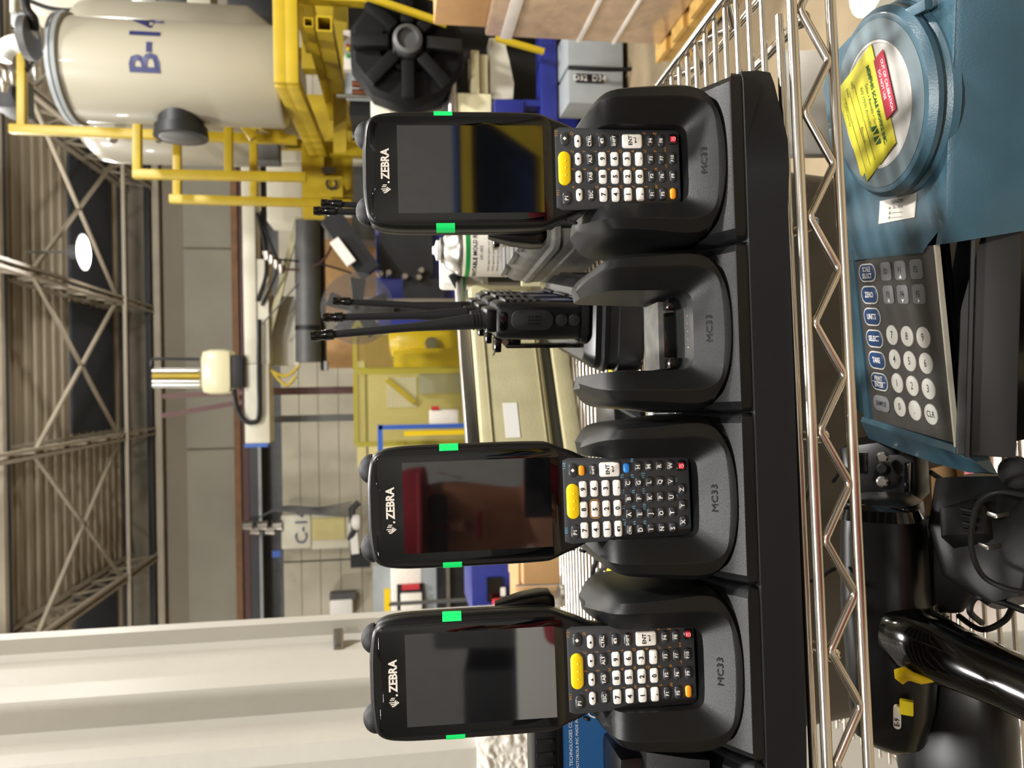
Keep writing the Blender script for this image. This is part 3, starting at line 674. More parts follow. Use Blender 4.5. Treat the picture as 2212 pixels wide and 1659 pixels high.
# khaki instrument case with a steel rail on top
cr, cl_ = Vector((.134, .985, 0)), Vector((-.115, .835, 0)); cm = (cr + cl_) / 2; cL = (cr - cl_).length; ca = math.atan2(cr.y - cl_.y, cr.x - cl_.x)
t = thing('instrument_case', 'long khaki plastic instrument case with a white sticker lying across the deck', 'case', (cm.x, cm.y, DECK), ca)
c = MB(); c.rings([[(x, .05 + y, z) for x, y in rrect(cL - k, .10 - k, .012, 4)] for z, k in ((.034, .006), (.037, 0), (.108, 0), (.115, .004), (.118, .012))]); c.build('shell', 'khaki', t, 35)
c = MB(); pl = rrect(cL - .03, .064, .004, 3, 0, .073); c.rings([[(x, y, z) for x, y in q] for q, z in ((pl, -.0002), (pl, .0012), (inset(pl, .0012), .0012), (inset(pl, .0012), -.0002))], XZ, cap=(False, False)); c.build('panel_seam', 'khaki', t)
c = MB(); c.prism(rrect(.046, .017, .0005, 2, -.060, .080), 0, .0004, XZ); c.build('white_sticker', 'white_plastic', t)
for k, (xa, za, xb, zb2) in enumerate(((.03, .095, .058, .082), (-.10, .05, -.094, .056), (.07, .06, .066, .052))):
    c = MB(); c.tube([(xa, -.0003, za), (xb, -.0003, zb2)], .0004, 5); c.build('scratch', 'grey_dark', t)
c = MB(); c.box((0, .05, .026), (cL - .02, .08, .018)); c.build('underside_frame', 'grey_dark', t)
c = MB(); c.box((0, .004, .011), (cL + .02, .016, .020), bev=.002); c.build('base_bar', 'khaki', t)
c = MB(); c.box((-.02, .02, .126), (cL + .11, .024, .014), bev=.002); rl = tag(c.build('steel_rail', 'steel', None), 'bare steel rail lying along the top of the khaki case', 'rail'); rl.location = (cm.x, cm.y, DECK); rl.rotation_euler = (0, 0, ca + .03)
c = MB(); c.beam((cr.x - .03, cr.y + .03, 1.205), (cr.x + .012, cr.y + .02, 1.228), .012, .010, bev=.002); tag(c.build('black_handle', 'rubber', None), 'short black handle against the khaki case beside the spray can', 'hose')  # plain black bar for a short handle by the case
# pale threaded knob and fitting between the can and the radios
q = atY(1150, 608, .90); t = thing('knob_fitting', 'pale threaded stud with a dark knurled knob beside the khaki case', 'fitting', (q.x, q.y, DECK))
c = MB(); c.tube([(0, 0, .0), (0, 0, .062)], .006, 12); c.build('stud', 'cream_gloss', t)
c = MB(); c.box((.004, 0, .035), (.018, .018, .014), bev=.002); c.build('nut', 'khaki', t)
c = MB(); c.lathe([(.010, .004), (.0145, .006), (.0145, .018), (.010, .020)], 20); c.build('knurled_knob', 'grey_dark', t)
# spray can
q = atY(1210, 560, .93); zc_ = DECK
t = thing('spray_can', 'white aerosol can with green bands, standing behind the radios', 'spray can', (q.x + .020, q.y + .06, zc_), SA)
c = MB(); c.lathe([(.0325, .001), (.0335, .004), (.0335, .122), (.0325, .126)], 32); can = c.build('can_body', 'label_white', t, 40)
for z0, z1 in ((.012, .026), (.117, .1225)):
    c = MB(); c.lathe([(.0338, z0), (.0338, z1)], 32); c.build('green_band', 'green_band', can, 60)
c = MB(); c.lathe([(.0325, .126), (.033, .129), (.031, .133), (.022, .146), (.017, .149), (.0165, .153)], 32); c.build('dome', 'steel', t, 50)
c = MB(); c.lathe([(.013, .153), (.013, .158), (.006, .160), (.005, .163)], 20); c.build('nozzle', 'white_plastic', t, 50)
def canprint(s_, size, z, ang, ink, bold=0.0):
    me = textmesh(s_, size, bold).copy()
    for v in me.vertices:
        a = ang + v.co.x / .0337; v.co = Vector((.0340 * math.sin(a), -.0340 * math.cos(a), z + v.co.y))
    put('printed_text', me, ink, can)
canprint('PAINTABLE MOLD RELEASE', .0072, .111, -.25, 'ink_black', .02); canprint('241-002', .0055, .103, -.3, 'ink_black')
for k in range(9): canprint('release agent for plastic and rubber parts', .0036, .094 - .0058 * k, -.2, 'ink_black')
# white carton behind the can
q = atY(955, 574, 1.05); c = MB(); c.box((0, .03, .0), (.046, .06, .034), bev=.004)
t = thing('white_carton', 'small white plastic tub on its dark stand behind the spray can', 'tub', (q.x, q.y, DECK))
c = MB(); c.prism(rrect(.062, .05, .006, 4), .095, .150, bev=.004); c.build('tub_body', 'white_plastic', t)
c = MB(); c.prism(rrect(.070, .058, .007, 4), .088, .095, bev=.002); c.build('tub_rim', 'white_plastic', t)
c = MB(); c.box((0, 0, .044), (.05, .04, .088)); c.build('stand', 'grey_dark', t)
# yellow strap, adapter and cable on the deck
ya, yb = atZ(1326, 770, DECK + .001), atZ(1322, 1262, DECK + .001)
c = MB(); c.beam((ya.x, ya.y, DECK + .0025), (yb.x, yb.y, DECK + .0025), .016, .004, bev=.001); tag(c.build('yellow_strap', 'yellow_bright', None), 'flat yellow strap lying across the deck wires', 'strap')
q = sdeck(1400, 880); t = thing('power_adapter', 'black power adapter with a cable on the deck behind two cups', 'adapter', (q.x, q.y + .03, DECK), .2)
c = MB(); c.box((0, 0, .016), (.045, .06, .03), bev=.006); c.build('housing', 'black_satin', t)
c = MB(); c.tube(spl([(-.005, -.028, .028), (.0, -.04, .040), (-.012, -.06, .032), (-.03, -.07, .012), (-.05, -.05, .006)], 6), .0022, 8); c.build('cable', 'rubber', t)
q0 = sdeck(1312, 1205); q1 = sdeck(1375, 1262)
c = MB(); c.tube(spl([(q0.x - .0, q0.y + .02, DECK + .004), (q0.x - .02, q0.y, DECK + .016), (q1.x + .01, q1.y + .03, DECK + .012), (q1.x - .03, q1.y - .03, DECK + .004)], 8), .0026, 8); tag(c.build('black_cable', 'rubber', None), 'loose black cable crossing the yellow strap on the deck', 'cable')
# grey steel brackets under the cups
for v_, y_, bl in ((1440, 895, 'between the empty cup and the alphabetic device'), (1425, 1250, 'between the two devices nearest the batteries'), (1445, 540, 'between the end device and the empty cup')):
    q = sdeck(v_, y_); t = thing('steel_bracket', 'thin grey steel mounting bracket showing ' + bl, 'bracket', (q.x, q.y + .012, DECK + .0005), KA, 'brackets behind the cradle')
    c = MB(); c.box((0, 0, .0015), (.07, .05, .003), bev=.0008); pl = c.build('plate', 'grey_paint', t)
    for k in (-1, 0, 1): c = MB(); c.lathe([(.004, .003), (.004, .0035)], 14, T(k * .02, .006, 0)); c.build('hole_disc', 'grey_dark', pl)  # dark discs stand in for the shaded holes of the bracket
# cup and box behind the deck between two devices
q = atY(1150, 1222, 1.16); c = MB(); c.lathe([(.012, 0), (.015, .0), (.017, .06), (.0165, .06), (.0145, .004)], 20); o = tag(c.build('plastic_cup', 'clear', None, 60), 'small clear plastic cup standing behind the docked devices', 'cup'); o.location = (q.x, .99, DECK)
# batteries in the charging module at the cradle's end
t = thing('battery_charger', 'black battery charging block at the end of the cradle', 'charger', K(-.2337, .43, DECK + .047), KA)
c = MB(); c.box((0, .012, .022), (.080, .040, .044), bev=.005); c.build('housing', 'black_satin', t)
c = MB(); c.rings([[(x, y, z) for x, y in ((-.045, y0), (.045 , y0), (.045, .03), (-.045, .03))] for z, y0 in ((.000, -.030), (.010, -.026), (.030, -.014))]); c.build('front_wedge', 'black', t)
for k, (x, y, z, lab) in enumerate(((.034, .050, 0, 'spare battery with blue printed label standing behind the battery block'), (.004, -.004, .020, 'glossy black spare battery standing in front of the blue-labelled one'))):
    p = K(-.2337 + x, .43 + y, DECK + .044 + z); tb = thing('spare_battery', lab, 'battery', p, KA, 'spare batteries at the cradle end')
    h = .074 if k == 0 else .055
    c = MB(); c.box((0, 0, h / 2), (.064 if k == 0 else .050, .020, h), bev=.003); cell = c.build('cell', 'black_satin' if k == 0 else 'gloss_black', tb)
    if k == 0:
        c = MB(); c.prism(rrect(.074, .026, .007, 4), h, h + .014, bev=.003); cap_ = c.build('end_cap', 'black_satin', tb)
        for j in range(9): c = MB(); c.box((-.032 + .008 * j, -.0133, h + .007), (.0022, .001, .010)); c.build('cap_rib', 'rubber', cap_)
        c = MB(); c.box((0, -.0103, .038), (.056, .0006, .062)); lb = c.build('label', 'blue_label', tb)
        c = MB(); c.box((.012, -.0107, .018), (.026, .0004, .016)); c.build('silver_sticker', 'silver_label', lb)
        its = [('ZEBRA TECHNOLOGIES CORPORATION', .0030, T(.0, -.0108, .064) @ XZ, 0), ('MOTOROLA INC MADE IN CHINA', .0026, T(.0, -.0108, .060) @ XZ, 0), ('Li-ion', .0048, T(-.016, -.0108, .026) @ XZ, .02), ('UL', .0060, T(.016, -.0108, .034) @ XZ, .02), ('3', .0070, T(.016, -.0108, .048) @ XZ, .02)]
        merge_text(its, 'ink_white', lb, 'label_print')
        c = MB(); o_ = circ(.0055, 20, .016, .048); c.rings([[(x, y2, zz) for x, y2 in q] for q, zz in ((o_, 0), (o_, .0002), (inset(o_, .0008), .0002), (inset(o_, .0008), 0))], T(0, -.0107, 0) @ XZ, cap=(False, False)); c.build('recycling_mark', 'ink_white', lb)
        for j in range(14): c = MB(); c.box((.002 + .0016 * j, -.0110, .013), (.0005 + .0005 * (j % 3), .0002, .005)); c.build('barcode_bar', 'ink_black', lb)
        merge_text([('T6418 MFD 15AUG22', .0032, T(.012, -.0111, .022) @ XZ, .01)], 'ink_black', lb, 'sticker_print')
# ------------------------------------------------------------------ scale head on the lower shelf, lying on its back
so = Vector((.01125, .47424, .95518)); sn = Vector((-.1556, .10326, .98241)).normalized()
sa = (Vector((1, 0, 0)) - sn * sn.x).normalized(); sb = sn.cross(sa); ra = math.radians(6.3)
lx = sa * math.cos(ra) - sb * math.sin(ra); ly = sa * math.sin(ra) + sb * math.cos(ra)
SM = Matrix(((lx.x, ly.x, sn.x, so.x), (lx.y, ly.y, sn.y, so.y), (lx.z, ly.z, sn.z, so.z), (0, 0, 0, 1)))
sc = thing('weighing_scale', 'teal weighing scale head with a cracked housing lying on the lower shelf', 'scale', mw=SM)
def pm(pts): return [(x * MM, y * MM) for x, y in pts]
def sp(name, m, pts, z0, z1, bev=0.0, par=None, sm=30):
    c = MB(); c.prism(pm(pts), z0 * MM, z1 * MM, bev=bev * MM); return c.build(name, m, par or sc, sm)
# housing: block with the disc, front wall, rim around the keypad
top = [(76, 66), (76, -28), (80, -33), (88, -46), (97, -53), (126, -59), (160, -69), (207, -79), (222, -60), (219, 30), (214, 58), (200, 68)][::-1]
c = MB(); tp_ = pm(top)
c.rings([[(x, y, z) for x, y in q] for q, z in ((inset(tp_, -.004), -.100), (inset(tp_, -.0035), -.012), (inset(tp_, -.0015), -.003), (tp_, 0), (inset(tp_, .004), .0012))]); hs = c.build('housing', 'teal', sc, 25)
c = MB(); wl_ = [(79, -101, -88), (88, -52, -2), (100, -60, -.5), (126, -66, 0), (160, -76, 0), (215, -88, -1), (300, -104, -2)]
rg = []
for x, y, z in ((76, -52, 0), (90, -58, 0), (126, -65, 0), (165, -75, 0), (215, -86, 0), (300, -104, 0)):
    rg.append([(x * MM, (y + dy) * MM, (z + dz) * MM) for dy, dz in ((9, 1.0), (2, 1.5), (-1, -2), (-5, -30), (-8, -62), (-11, -66), (-13, -110), (-8, -112), (-2, -64), (4, -4))])
c.rings(rg); c.build('front_wall', 'teal', sc, 35)
c = MB(); c.tube([(x * MM, (y - 6) * MM, -44 * MM) for x, y in ((120, -70), (126, -72), (131, -70))], [.0006, .0012, .0004], 6); c.build('paint_chip', 'cream', sc)
rim = MB(); rim.rings([[(x * MM, y * MM, z * MM) for x, y, z in r] for r in (
    [(80, 66, 0), (80, 57, 1.5), (80, 55.5, -1), (80, 66, -24)], [(0, 67.5, 0), (0, 58, 1.5), (0, 56.5, -1), (0, 67.5, -24)], [(-50, 70, 0), (-50, 59.5, 1.5), (-50, 58, -1), (-50, 70, -24)])]); rim.build('keypad_rim', 'teal', sc, 30)
rim = MB(); rim.rings([[(x * MM, y * MM, z * MM) for x, y, z in r] for r in (
    [(-49.5, 71, 1), (-53, 71, 3), (-68, 73, -3), (-70, 73, -22), (-50, 71, -18)], [(-49.8, 30, 1), (-53, 30, 3.5), (-69, 30, -2), (-71, 30, -22), (-50, 30, -18)], [(-50.5, -10, 1), (-54, -10, 4), (-70, -10, -3), (-73, -10, -22), (-50, -10, -18)], [(-51, -40, 1), (-55, -41, 3), (-70, -42, -6), (-73, -42, -20), (-52, -40, -18)], [(-59, -56, -2), (-61, -58, -3), (-66, -60, -8), (-69, -58, -14), (-60, -55, -12)])]); rim.build('lower_rim', 'teal', sc, 30)
sp('keypad_panel', 'panel_dark', [(-50, -40), (76, -40), (76, 57), (-50, 57)], -3, 0)
sp('panel_edge_strip', 'cream', [(-52, -42.5), (76, -42.5), (76, -40.8), (-52, -40.8)], -2, 1)
sp('black_gap_box', 'gloss_black', [(-54, -46), (90, -46), (90, 60), (-54, 60)], -95, -6)  # black box stands in for the dark, unlit gap below the panel
sp('rear_housing', 'teal', [(-60, 66), (84, 66), (84, 96), (-50, 96)], -80, -6, 4)
IM = SM.inverted(); c = MB(); c.beam(IM @ atY(2143, 470, .418), IM @ atY(2128, 985, .418), .006, .031, up=(0, .5, .87), bev=.0008); c.build('bracket_plate', 'bracket_black', sc)
c = MB(); c.beam(IM @ atY(2100, 470, .425), IM @ atY(2086, 985, .425), .03, .002, up=(0, .5, .87)); c.build('bracket_flange', 'bracket_black', sc)
RT_ = Rz(-90)
def skey(x, y, w, h, r, m, s, ink, size, nm='key', border=None, sx=.8, bold=.02):
    o = MB(); o.prism(pm(rrect(w, h, r, 6)), 0, .0008, bev=.0005); k = o.build(nm, m, sc, 50); k.location = (x * MM, y * MM, 0)
    if border:
        c = MB(); a = pm(rrect(w + 1.6, h + 1.6, r + .8, 6)); c.prism(a, 0, .0004); c.build('key_border', border, k)
    for j, ln in enumerate(s.split('\n')):
        n = s.count('\n') + 1
        text(ln, size * MM, ink, k, T(((n - 1) / 2 - j) * size * .95 * MM, 0, .0008) @ RT_, bold=bold, name='legend', sx=sx)
    return k
for row, x in zip((('7', '8', '9'), ('4', '5', '6'), ('1', '2', '3'), ('0', '.', 'CLR')), (17.2, 0, -17.1, -34.3)):
    for s, y in zip(row, (17.3, -.8, -19)): skey(x, y, 14.2, 14.6, 7.0, 'key_cream', s, 'ink_black', 7.5 if len(s) == 1 else 6.2, bold=.005)
for s, x in zip(('SCALE\nSELECT', 'ZERO', 'UNITS', 'SELECT', 'TARE', 'PRINT\nENTER'), (61.9, 45.8, 29.7, 13.5, -2.6, -18.7)):
    k = skey(x, 41.5, 11.6, 21, 5.4, 'key_blue', s, 'ink_white', 5.6 if '\n' not in s else 5.0, border='key_cream', sx=.78)
    if s.startswith('PRINT'): c = MB(); c.box((0, 0, .0009), (.0004, .018, .0002)); c.build('divider', 'ink_white', k)
skey(-35.4, 41.7, 12, 22, 5.4, 'key_grey', 'SAMPLE', 'ink_black', 5.2, sx=.78)
for x, row in ((61.9, ('ID', 'F1', 'F2')), (45.7, ('F3', 'F4', 'F5'))):
    for s, y in zip(row, (16.4, -.9, -19)):
        k = skey(x, y, 13, 13.2, 2.5, 'key_grey', s, 'ink_black', 5.6)
        if s in ('F1', 'F3', 'F4', 'F5'):
            a = {'F1': 0, 'F3': 90, 'F4': 180, 'F5': -90}[s]; c = MB(); c.prism(pm([(1.4, 0), (-1, 1.5), (-1, -1.5)]), .0008, .0009, T(-.0042, 0, 0) @ Rz(a)); c.build('arrow', 'ink_white', k)
# round socket with stickers
cx_, cy_, h_ = 168, -17, 14
c = MB(); c.lathe([(.060, -.002), (.0585, .002), (.056, .004), (.0555, .006), (.0575, .0068), (.0575, .010), (.054, .0135), (.0515, .014), (.050, .0135)], 48, T(cx_ * MM, cy_ * MM, 0)); rg_ = c.build('socket_ring', 'teal', sc, 30)
c = MB(); c.lathe([(.0505, .010), (.0505, .0140), (.0390, .0142), (.0385, .0136)], 48, T(cx_ * MM, cy_ * MM, 0)); c.build('socket_top', 'teal_grey', sc, 30)
c = MB(); c.lathe([(.0387, .010), (.0387, .0142), (.0372, .0144), (.0366, .0137)], 48, T(cx_ * MM, cy_ * MM, 0)); c.build('socket_disc', 'grey_disc', sc, 30)
c = MB(); c.box((.214, -.030, .008), (.006, .05, .005), Rz(-4), bev=.001); c.build('latch', 'teal', sc)
st = [(205, -20), (189, 29), (121.5, 6.5), (141.6, -35.5)]
zst = h_ + .6
c = MB(); n_ = 8; grid = []
def bil(u, v):
    a, b_, c_, d = [Vector(p) for p in st]; return a * (1 - u) * (1 - v) + d * u * (1 - v) + b_ * (1 - u) * v + c_ * u * v
def zsag(p):
    r = math.hypot(p.x - cx_, p.y - cy_); return zst - max(0, r - 49) * .75
rows = [[(bil(i / n_, j / n_).x * MM, bil(i / n_, j / n_).y * MM, (zsag(bil(i / n_, j / n_)) + .25 * math.sin(i * 1.7 + j)) * MM) for i in range(n_ + 1)] for j in range(n_ + 1)]
c.rings(rows, closed=False, cap=(False, False)); yst = c.build('calibration_sticker', 'yellow_paper', sc, 60)
md = yst.modifiers.new('thickness', 'SOLIDIFY'); md.thickness = .0002
AN = -167
def onst(u, v, z=.7): p = bil(u, v); return T(p.x * MM, p.y * MM, (zst + z - .3) * MM) @ Rz(AN)
for s, u, v, sz, ink, al in (('MEMPHIS SCALE WORKS INC.', .52, .20, 4.6, 'ink_green', .03), ('Sales \u2022 Rentals \u2022 Service', .5, .32, 4.0, 'ink_green', .0), ('ISO 17025 Accredited', .45, .44, 3.8, 'ink_green', .0), ('S/N', .12, .60, 3.6, 'ink_green', 0), ('Date', .14, .74, 3.6, 'ink_green', 0), ('Calibrated by', .30, .88, 3.6, 'ink_green', 0), ('Etowah', .62, .66, 4.4, 'ink_pencil', 0)):
    text(s, sz * MM, ink, yst, onst(u, v), bold=al, name='printed_text', sx=.86)
for v in (.56, .70, .84):
    p, q = bil(.14, v), bil(.92, v); c = MB(); c.beam((p.x * MM, p.y * MM, (zst + .35) * MM), (q.x * MM, q.y * MM, (zst + .35) * MM), .0003, .0001); c.build('ruled_line', 'ink_pencil', yst)
lg = MB()
for du, tri_ in ((0, [(0, 0), (3.2, 0), (1.6, 6.4)]), (3.4, [(0, 6.4), (1.6, 0), (3.2, 6.4)]), (6.8, [(0, 0), (3.2, 0), (1.6, 6.4)]), (10.2, [(0, 6.4), (1.6, 0), (3.2, 6.4)])):
    lg.prism([((x + du) * MM, y * MM) for x, y in tri_], 0, .00008, onst(.74, .36) @ T(-.006, -.004, 0))
lg.build('green_emblem', 'ink_green', yst, 0)
rd = [(198, -32.5), (194.5, -21.5), (156.5, -28.5), (160.6, -40)]
c = MB(); c.prism(pm(rd), (zst + .25) * MM, (zst + .55) * MM); rs = c.build('red_sticker', 'red_paper', sc, 0)
for s, off, sz in (('OUT OF CALIBRATION', -2.6, 3.9), ('DO NOT USE', 2.6, 3.9)):
    text(s, sz * MM, 'ink_white', rs, T(177.4 * MM + .0003 * off, (-30.8 + off * .98) * MM, (zst + .6) * MM) @ Rz(-169), bold=.0, name='printed_text', sx=.82)
cpl = [(95, 17), (95, -25.5), (109.7, -30), (109.9, 12)]
c = MB(); c.prism(pm(cpl)[::1], .0012, .0018); cpo = c.build('capacity_label', 'label_white', sc, 0)
for s, x, y, sz in (('CAPACITY:', 107, -9, 3.3), ('#1:   50 x .005 lb', 103.6, -6, 2.6), ('#2: ----------------', 100.4, -5, 2.6), ('#3: ----------------', 97.4, -4, 2.6)):
    text(s, sz * MM, 'ink_black', cpo, T(x * MM, y * MM, .0018) @ Rz(-93), name='printed_text', sx=.9, bold=.01)
for x, y, z in ((-68, -92, -62),):
    c = MB(); c.lathe([(.0045, 0), (.0045, .004), (.002, .006)], 14, T(x * MM, y * MM, z * MM) @ Rx(60)); c.build('bolt', 'steel', sc)
c = MB(); c.box((.02, .0, -.115), (.12, .10, .050)); c.build('lower_body', 'grey_dark', sc)
c = MB(); c.box((.15, -.02, -.112), (.10, .10, .05)); c.build('foot_block', 'grey_dark', sc)
# ------------------------------------------------------------------ barcode scanner gun
def at3(x, y, Y): return atY(x, y, Y)
def hull(name, secs, m, par, n=20, sm=50):
    """loft through (centre, half width a along u, half height b along w)"""
    c = MB(); rg = []
    for i, (p, ru, rw, e) in enumerate(secs):
        q = Vector(secs[min(i + 1, len(secs) - 1)][0]) - Vector(secs[max(i - 1, 0)][0]); q.normalize()
        u = q.cross(Vector((0, -.62, .78))); u.normalize(); wv = u.cross(q)
        ring = []
        for k in range(n):
            a = 2 * math.pi * k / n; ca, sa_ = math.cos(a), math.sin(a)
            fx = math.copysign(abs(ca) ** e, ca); fy = math.copysign(abs(sa_) ** e, sa_)
            ring.append(Vector(p) + u * ru * fx + wv * rw * fy)
        rg.append(ring)
    c.rings(rg); return c.build(name, m, par, sm)
g = thing('scanner_gun', 'black cordless barcode scanner gun with a yellow trigger lying on the lower shelf', 'scanner')
hull('scan_head', [(at3(1905, 1072, .50), .018, .016, .5), (at3(1906, 1082, .50), .024, .022, .5), (at3(1908, 1150, .50), .026, .024, .5), (at3(1912, 1300, .50), .027, .025, .5), (at3(1925, 1420, .49), .028, .025, .6), (at3(1925, 1520, .49), .026, .024, .6), (at3(1922, 1590, .49), .022, .020, .6), (at3(1920, 1612, .49), .012, .012, .7)], 'black_satin', g)
hull('end_cap', [(at3(1900, 1092, .485), .016, .006, .5), (at3(1900, 1098, .485), .024, .012, .5), (at3(1902, 1120, .485), .026, .014, .5)], 'gloss_black', g)
hull('handle', [(at3(1935, 1365, .480), .016, .016, .8), (at3(1985, 1386, .462), .0225, .021, .8), (at3(2030, 1406, .449), .0205, .0195, .8), (at3(2090, 1432, .435), .0185, .018, .8), (at3(2180, 1470, .415), .0175, .017, .8), (at3(2290, 1520, .395), .018, .017, .8)], 'gloss_black', g)
tg = hull('trigger', [(at3(1935, 1464, .455), .001, .001, 1), (at3(1942, 1462, .453), .005, .004, 1), (at3(1958, 1455, .450), .0045, .004, 1), (at3(1972, 1462, .447), .003, .003, 1), (at3(1990, 1468, .445), .003, .003, 1), (at3(2026, 1470, .440), .0006, .0006, 1)], 'yellow_key', g)
lb = MB(); p = at3(1938, 1550, .462)
fm = Matrix.Translation(p) @ Matrix(((0, 1, 0, 0), (-.62, 0, -.78, 0), (-.78, 0, .62, 0), (0, 0, 0, 1)))
lb.prism(rrect(.0045, .015, .0022, 4), -.004, .0006, fm); o = lb.build('asset_label', 'label_white', g); text('E-9', .0042, 'ink_black', o, fm @ T(0, -.003, .0006) @ Rz(90) @ Rz(0), bold=.03, name='printed_text')
p = at3(1958, 1530, .456); fm2 = fm.copy(); fm2.translation = p
lb = MB(); lb.prism(rrect(.008, .009, .0006, 2), -.004, .0004, fm2); lb.build('warning_label', 'yellow_bright', g)
hull('charging_base', [(at3(2062, 1440, .50), .030, .020, .5), (at3(2064, 1480, .50), .036, .026, .6), (at3(2066, 1560, .50), .038, .028, .6), (at3(2068, 1660, .50), .038, .030, .6), (at3(2070, 1720, .50), .034, .028, .6)], 'black_satin', g)
# ------------------------------------------------------------------ other dark gear around it
g = thing('remote_unit', 'black ribbed control unit with two steel screws leaning below the scale', 'control unit')
hull('shell', [(at3(1885, 950, .56), .020, .014, .4), (at3(1890, 965, .56), .024, .017, .4), (at3(1900, 1055, .55), .024, .018, .4), (at3(1903, 1075, .55), .020, .014, .4)], 'black_satin', g)
hull('head', [(at3(1945, 975, .54), .013, .012, .35), (at3(1948, 985, .54), .016, .015, .35), (at3(1952, 1062, .535), .016, .015, .35), (at3(1952, 1078, .535), .012, .011, .35)], 'black', g)
for y_ in (988, 1012, 1040):
    p = at3(1906, y_, .527); c = MB(); c.lathe([(.0042, -.004), (.0042, .001), (.003, .002)], 14, Matrix.Translation(p) @ Rx(50)); c.build('steel_screw' if y_ != 1012 else 'black_screw', 'steel' if y_ != 1012 else 'rubber', g)
p = at3(1962, 1030, .518); c = MB(); c.box((0, 0, 0), (.022, .004, .010), Matrix.Translation(p) @ Rx(40), bev=.001); c.build('socket', 'gloss_black', g)
p = at3(1865, 1000, .535); c = MB(); c.box((0, 0, 0), (.016, .006, .008), Matrix.Translation(p) @ Rx(50), bev=.001); c.build('button', 'gloss_black', g)
g = thing('black_pouch', 'matte black soft pouch lying between scanner and plug adapter', 'pouch')
hull('bag', [(at3(1990, 1130, .53), .020, .008, .5), (at3(2000, 1145, .53), .034, .016, .45), (at3(2015, 1220, .52), .034, .020, .45), (at3(2035, 1290, .51), .024, .016, .45), (at3(2040, 1312, .51), .014, .010, .5)], 'rubber', g)
for y_ in (1320, 1335):
    p = at3(2020 + (y_ - 1320) * 1.6, y_, .50); c = MB(); c.box((0, 0, 0), (.011, .002, .014), Matrix.Translation(p) @ Rx(40), bev=.0006); t_ = c.build('metal_tab', 'steel', g)
    c = MB(); c.lathe([(.002, 0), (.002, .002)], 10, Matrix.Translation(p) @ Rx(130)); c.build('tab_hole_disc', 'steel', t_)  # steel disc stands in for the hole in the tab
g = thing('plug_adapter', 'large black wall plug adapter with two bent prongs on the lower shelf', 'adapter')
hull('shell', [(at3(2150, 1030, .46), .020, .014, .4), (at3(2152, 1045, .46), .034, .022, .4), (at3(2155, 1150, .45), .038, .026, .4), (at3(2165, 1240, .44), .032, .022, .45), (at3(2190, 1300, .43), .014, .012, .6)], 'black', g)
hull('side_grip', [(at3(2085, 1095, .45), .010, .008, .4), (at3(2088, 1105, .448), .014, .012, .4), (at3(2092, 1165, .442), .014, .012, .4), (at3(2094, 1176, .44), .010, .008, .4)], 'rubber', g)
for k in range(4):
    a, b_ = at3(2075 + 2 * k, 1098 + 15 * k, .432), at3(2102 + 2 * k, 1104 + 15 * k, .428); c = MB(); c.tube([a, b_], .0012, 6); c.build('grip_rib', 'rubber', g, 60)
c = MB(); c.tube(spl([at3(2212, 1070, .405), at3(2160, 1062, .410), at3(2125, 1075, .416), at3(2105, 1110, .420), at3(2098, 1180, .420), at3(2120, 1240, .414), at3(2165, 1268, .406), at3(2215, 1280, .40)], 6), .0016, 8); c.build('rim_bead', 'rubber', g, 60)
c = MB(); c.lathe([(.010, -.004), (.010, .004), (.006, .006)], 20, Matrix.Translation(at3(2195, 1020, .43)) @ Rx(50)); c.build('round_boss', 'rubber', g)
for (v0, y0), (v1, y1) in (((2132, 1108), (2152, 1115)), ((2113, 1175), (2133, 1183))):
    a, b_ = at3(v0, y0, .418), at3(v1, y1, .414); c = MB(); c.beam(a, b_, .0028, .0012, bev=.0003); pr = c.build('prong', 'cream_gloss', g); pr.data.materials[0] = MATS['steel']
    c = MB(); c.beam(b_, at3(v1 + 26, y1 - 5, .425), .0024, .0010); c.build('prong_arm', 'steel', pr)
for k, pts in enumerate(([(2120, 1345, .45), (2095, 1320, .44), (2110, 1290, .44), (2160, 1300, .43), (2215, 1320, .42), (2260, 1330, .42)], [(2010, 1020, .55), (2045, 1045, .55), (2075, 1080, .54), (2090, 1110, .52)], [(2070, 1330, .5), (2120, 1360, .48), (2170, 1340, .47), (2195, 1300, .46), (2230, 1290, .45)])):
    c = MB(); c.tube(spl([at3(*p) for p in pts], 8), .0021, 8); tag(c.build('power_lead', 'rubber', None, 60), ('coiled black lead in front of the plug adapter', 'straight black lead dropping from the scale to the adapter', 'black lead looping under the pouch tabs')[k], 'cable')
g = thing('wire_bundle', 'bundle of thin black wires hanging between scanner head and pouch', 'cable')
for k in range(9):
    a = k / 8; c = MB(); c.tube(spl([at3(1962 + 16 * a, 1245 + 4 * a, .51), at3(1972 + 26 * a, 1275, .50), at3(1966 + 34 * a, 1340, .50)], 5), .0009, 6); c.build('wire', 'black_satin', g, 60)
for k, pts in enumerate(([(1760, 1020, .47), (1745, 1060, .50), (1732, 1110, .52), (1722, 1130, .53)], [(1800, 1040, .50), (1825, 1010, .53), (1835, 1060, .53), (1820, 1090, .54)], [(1730, 1250, .50), (1760, 1255, .50), (1790, 1235, .50), (1812, 1225, .50)])):
    c = MB(); c.tube(spl([at3(*p) for p in pts], 8), .0013, 6); tag(c.build('thin_wire', 'rubber', None, 60), ('thin black wire hanging from the upper deck behind the zigzag rail', 'thin black wire looped above the control unit', 'thin black wire hooked over the scanner end cap')[k], 'cable')
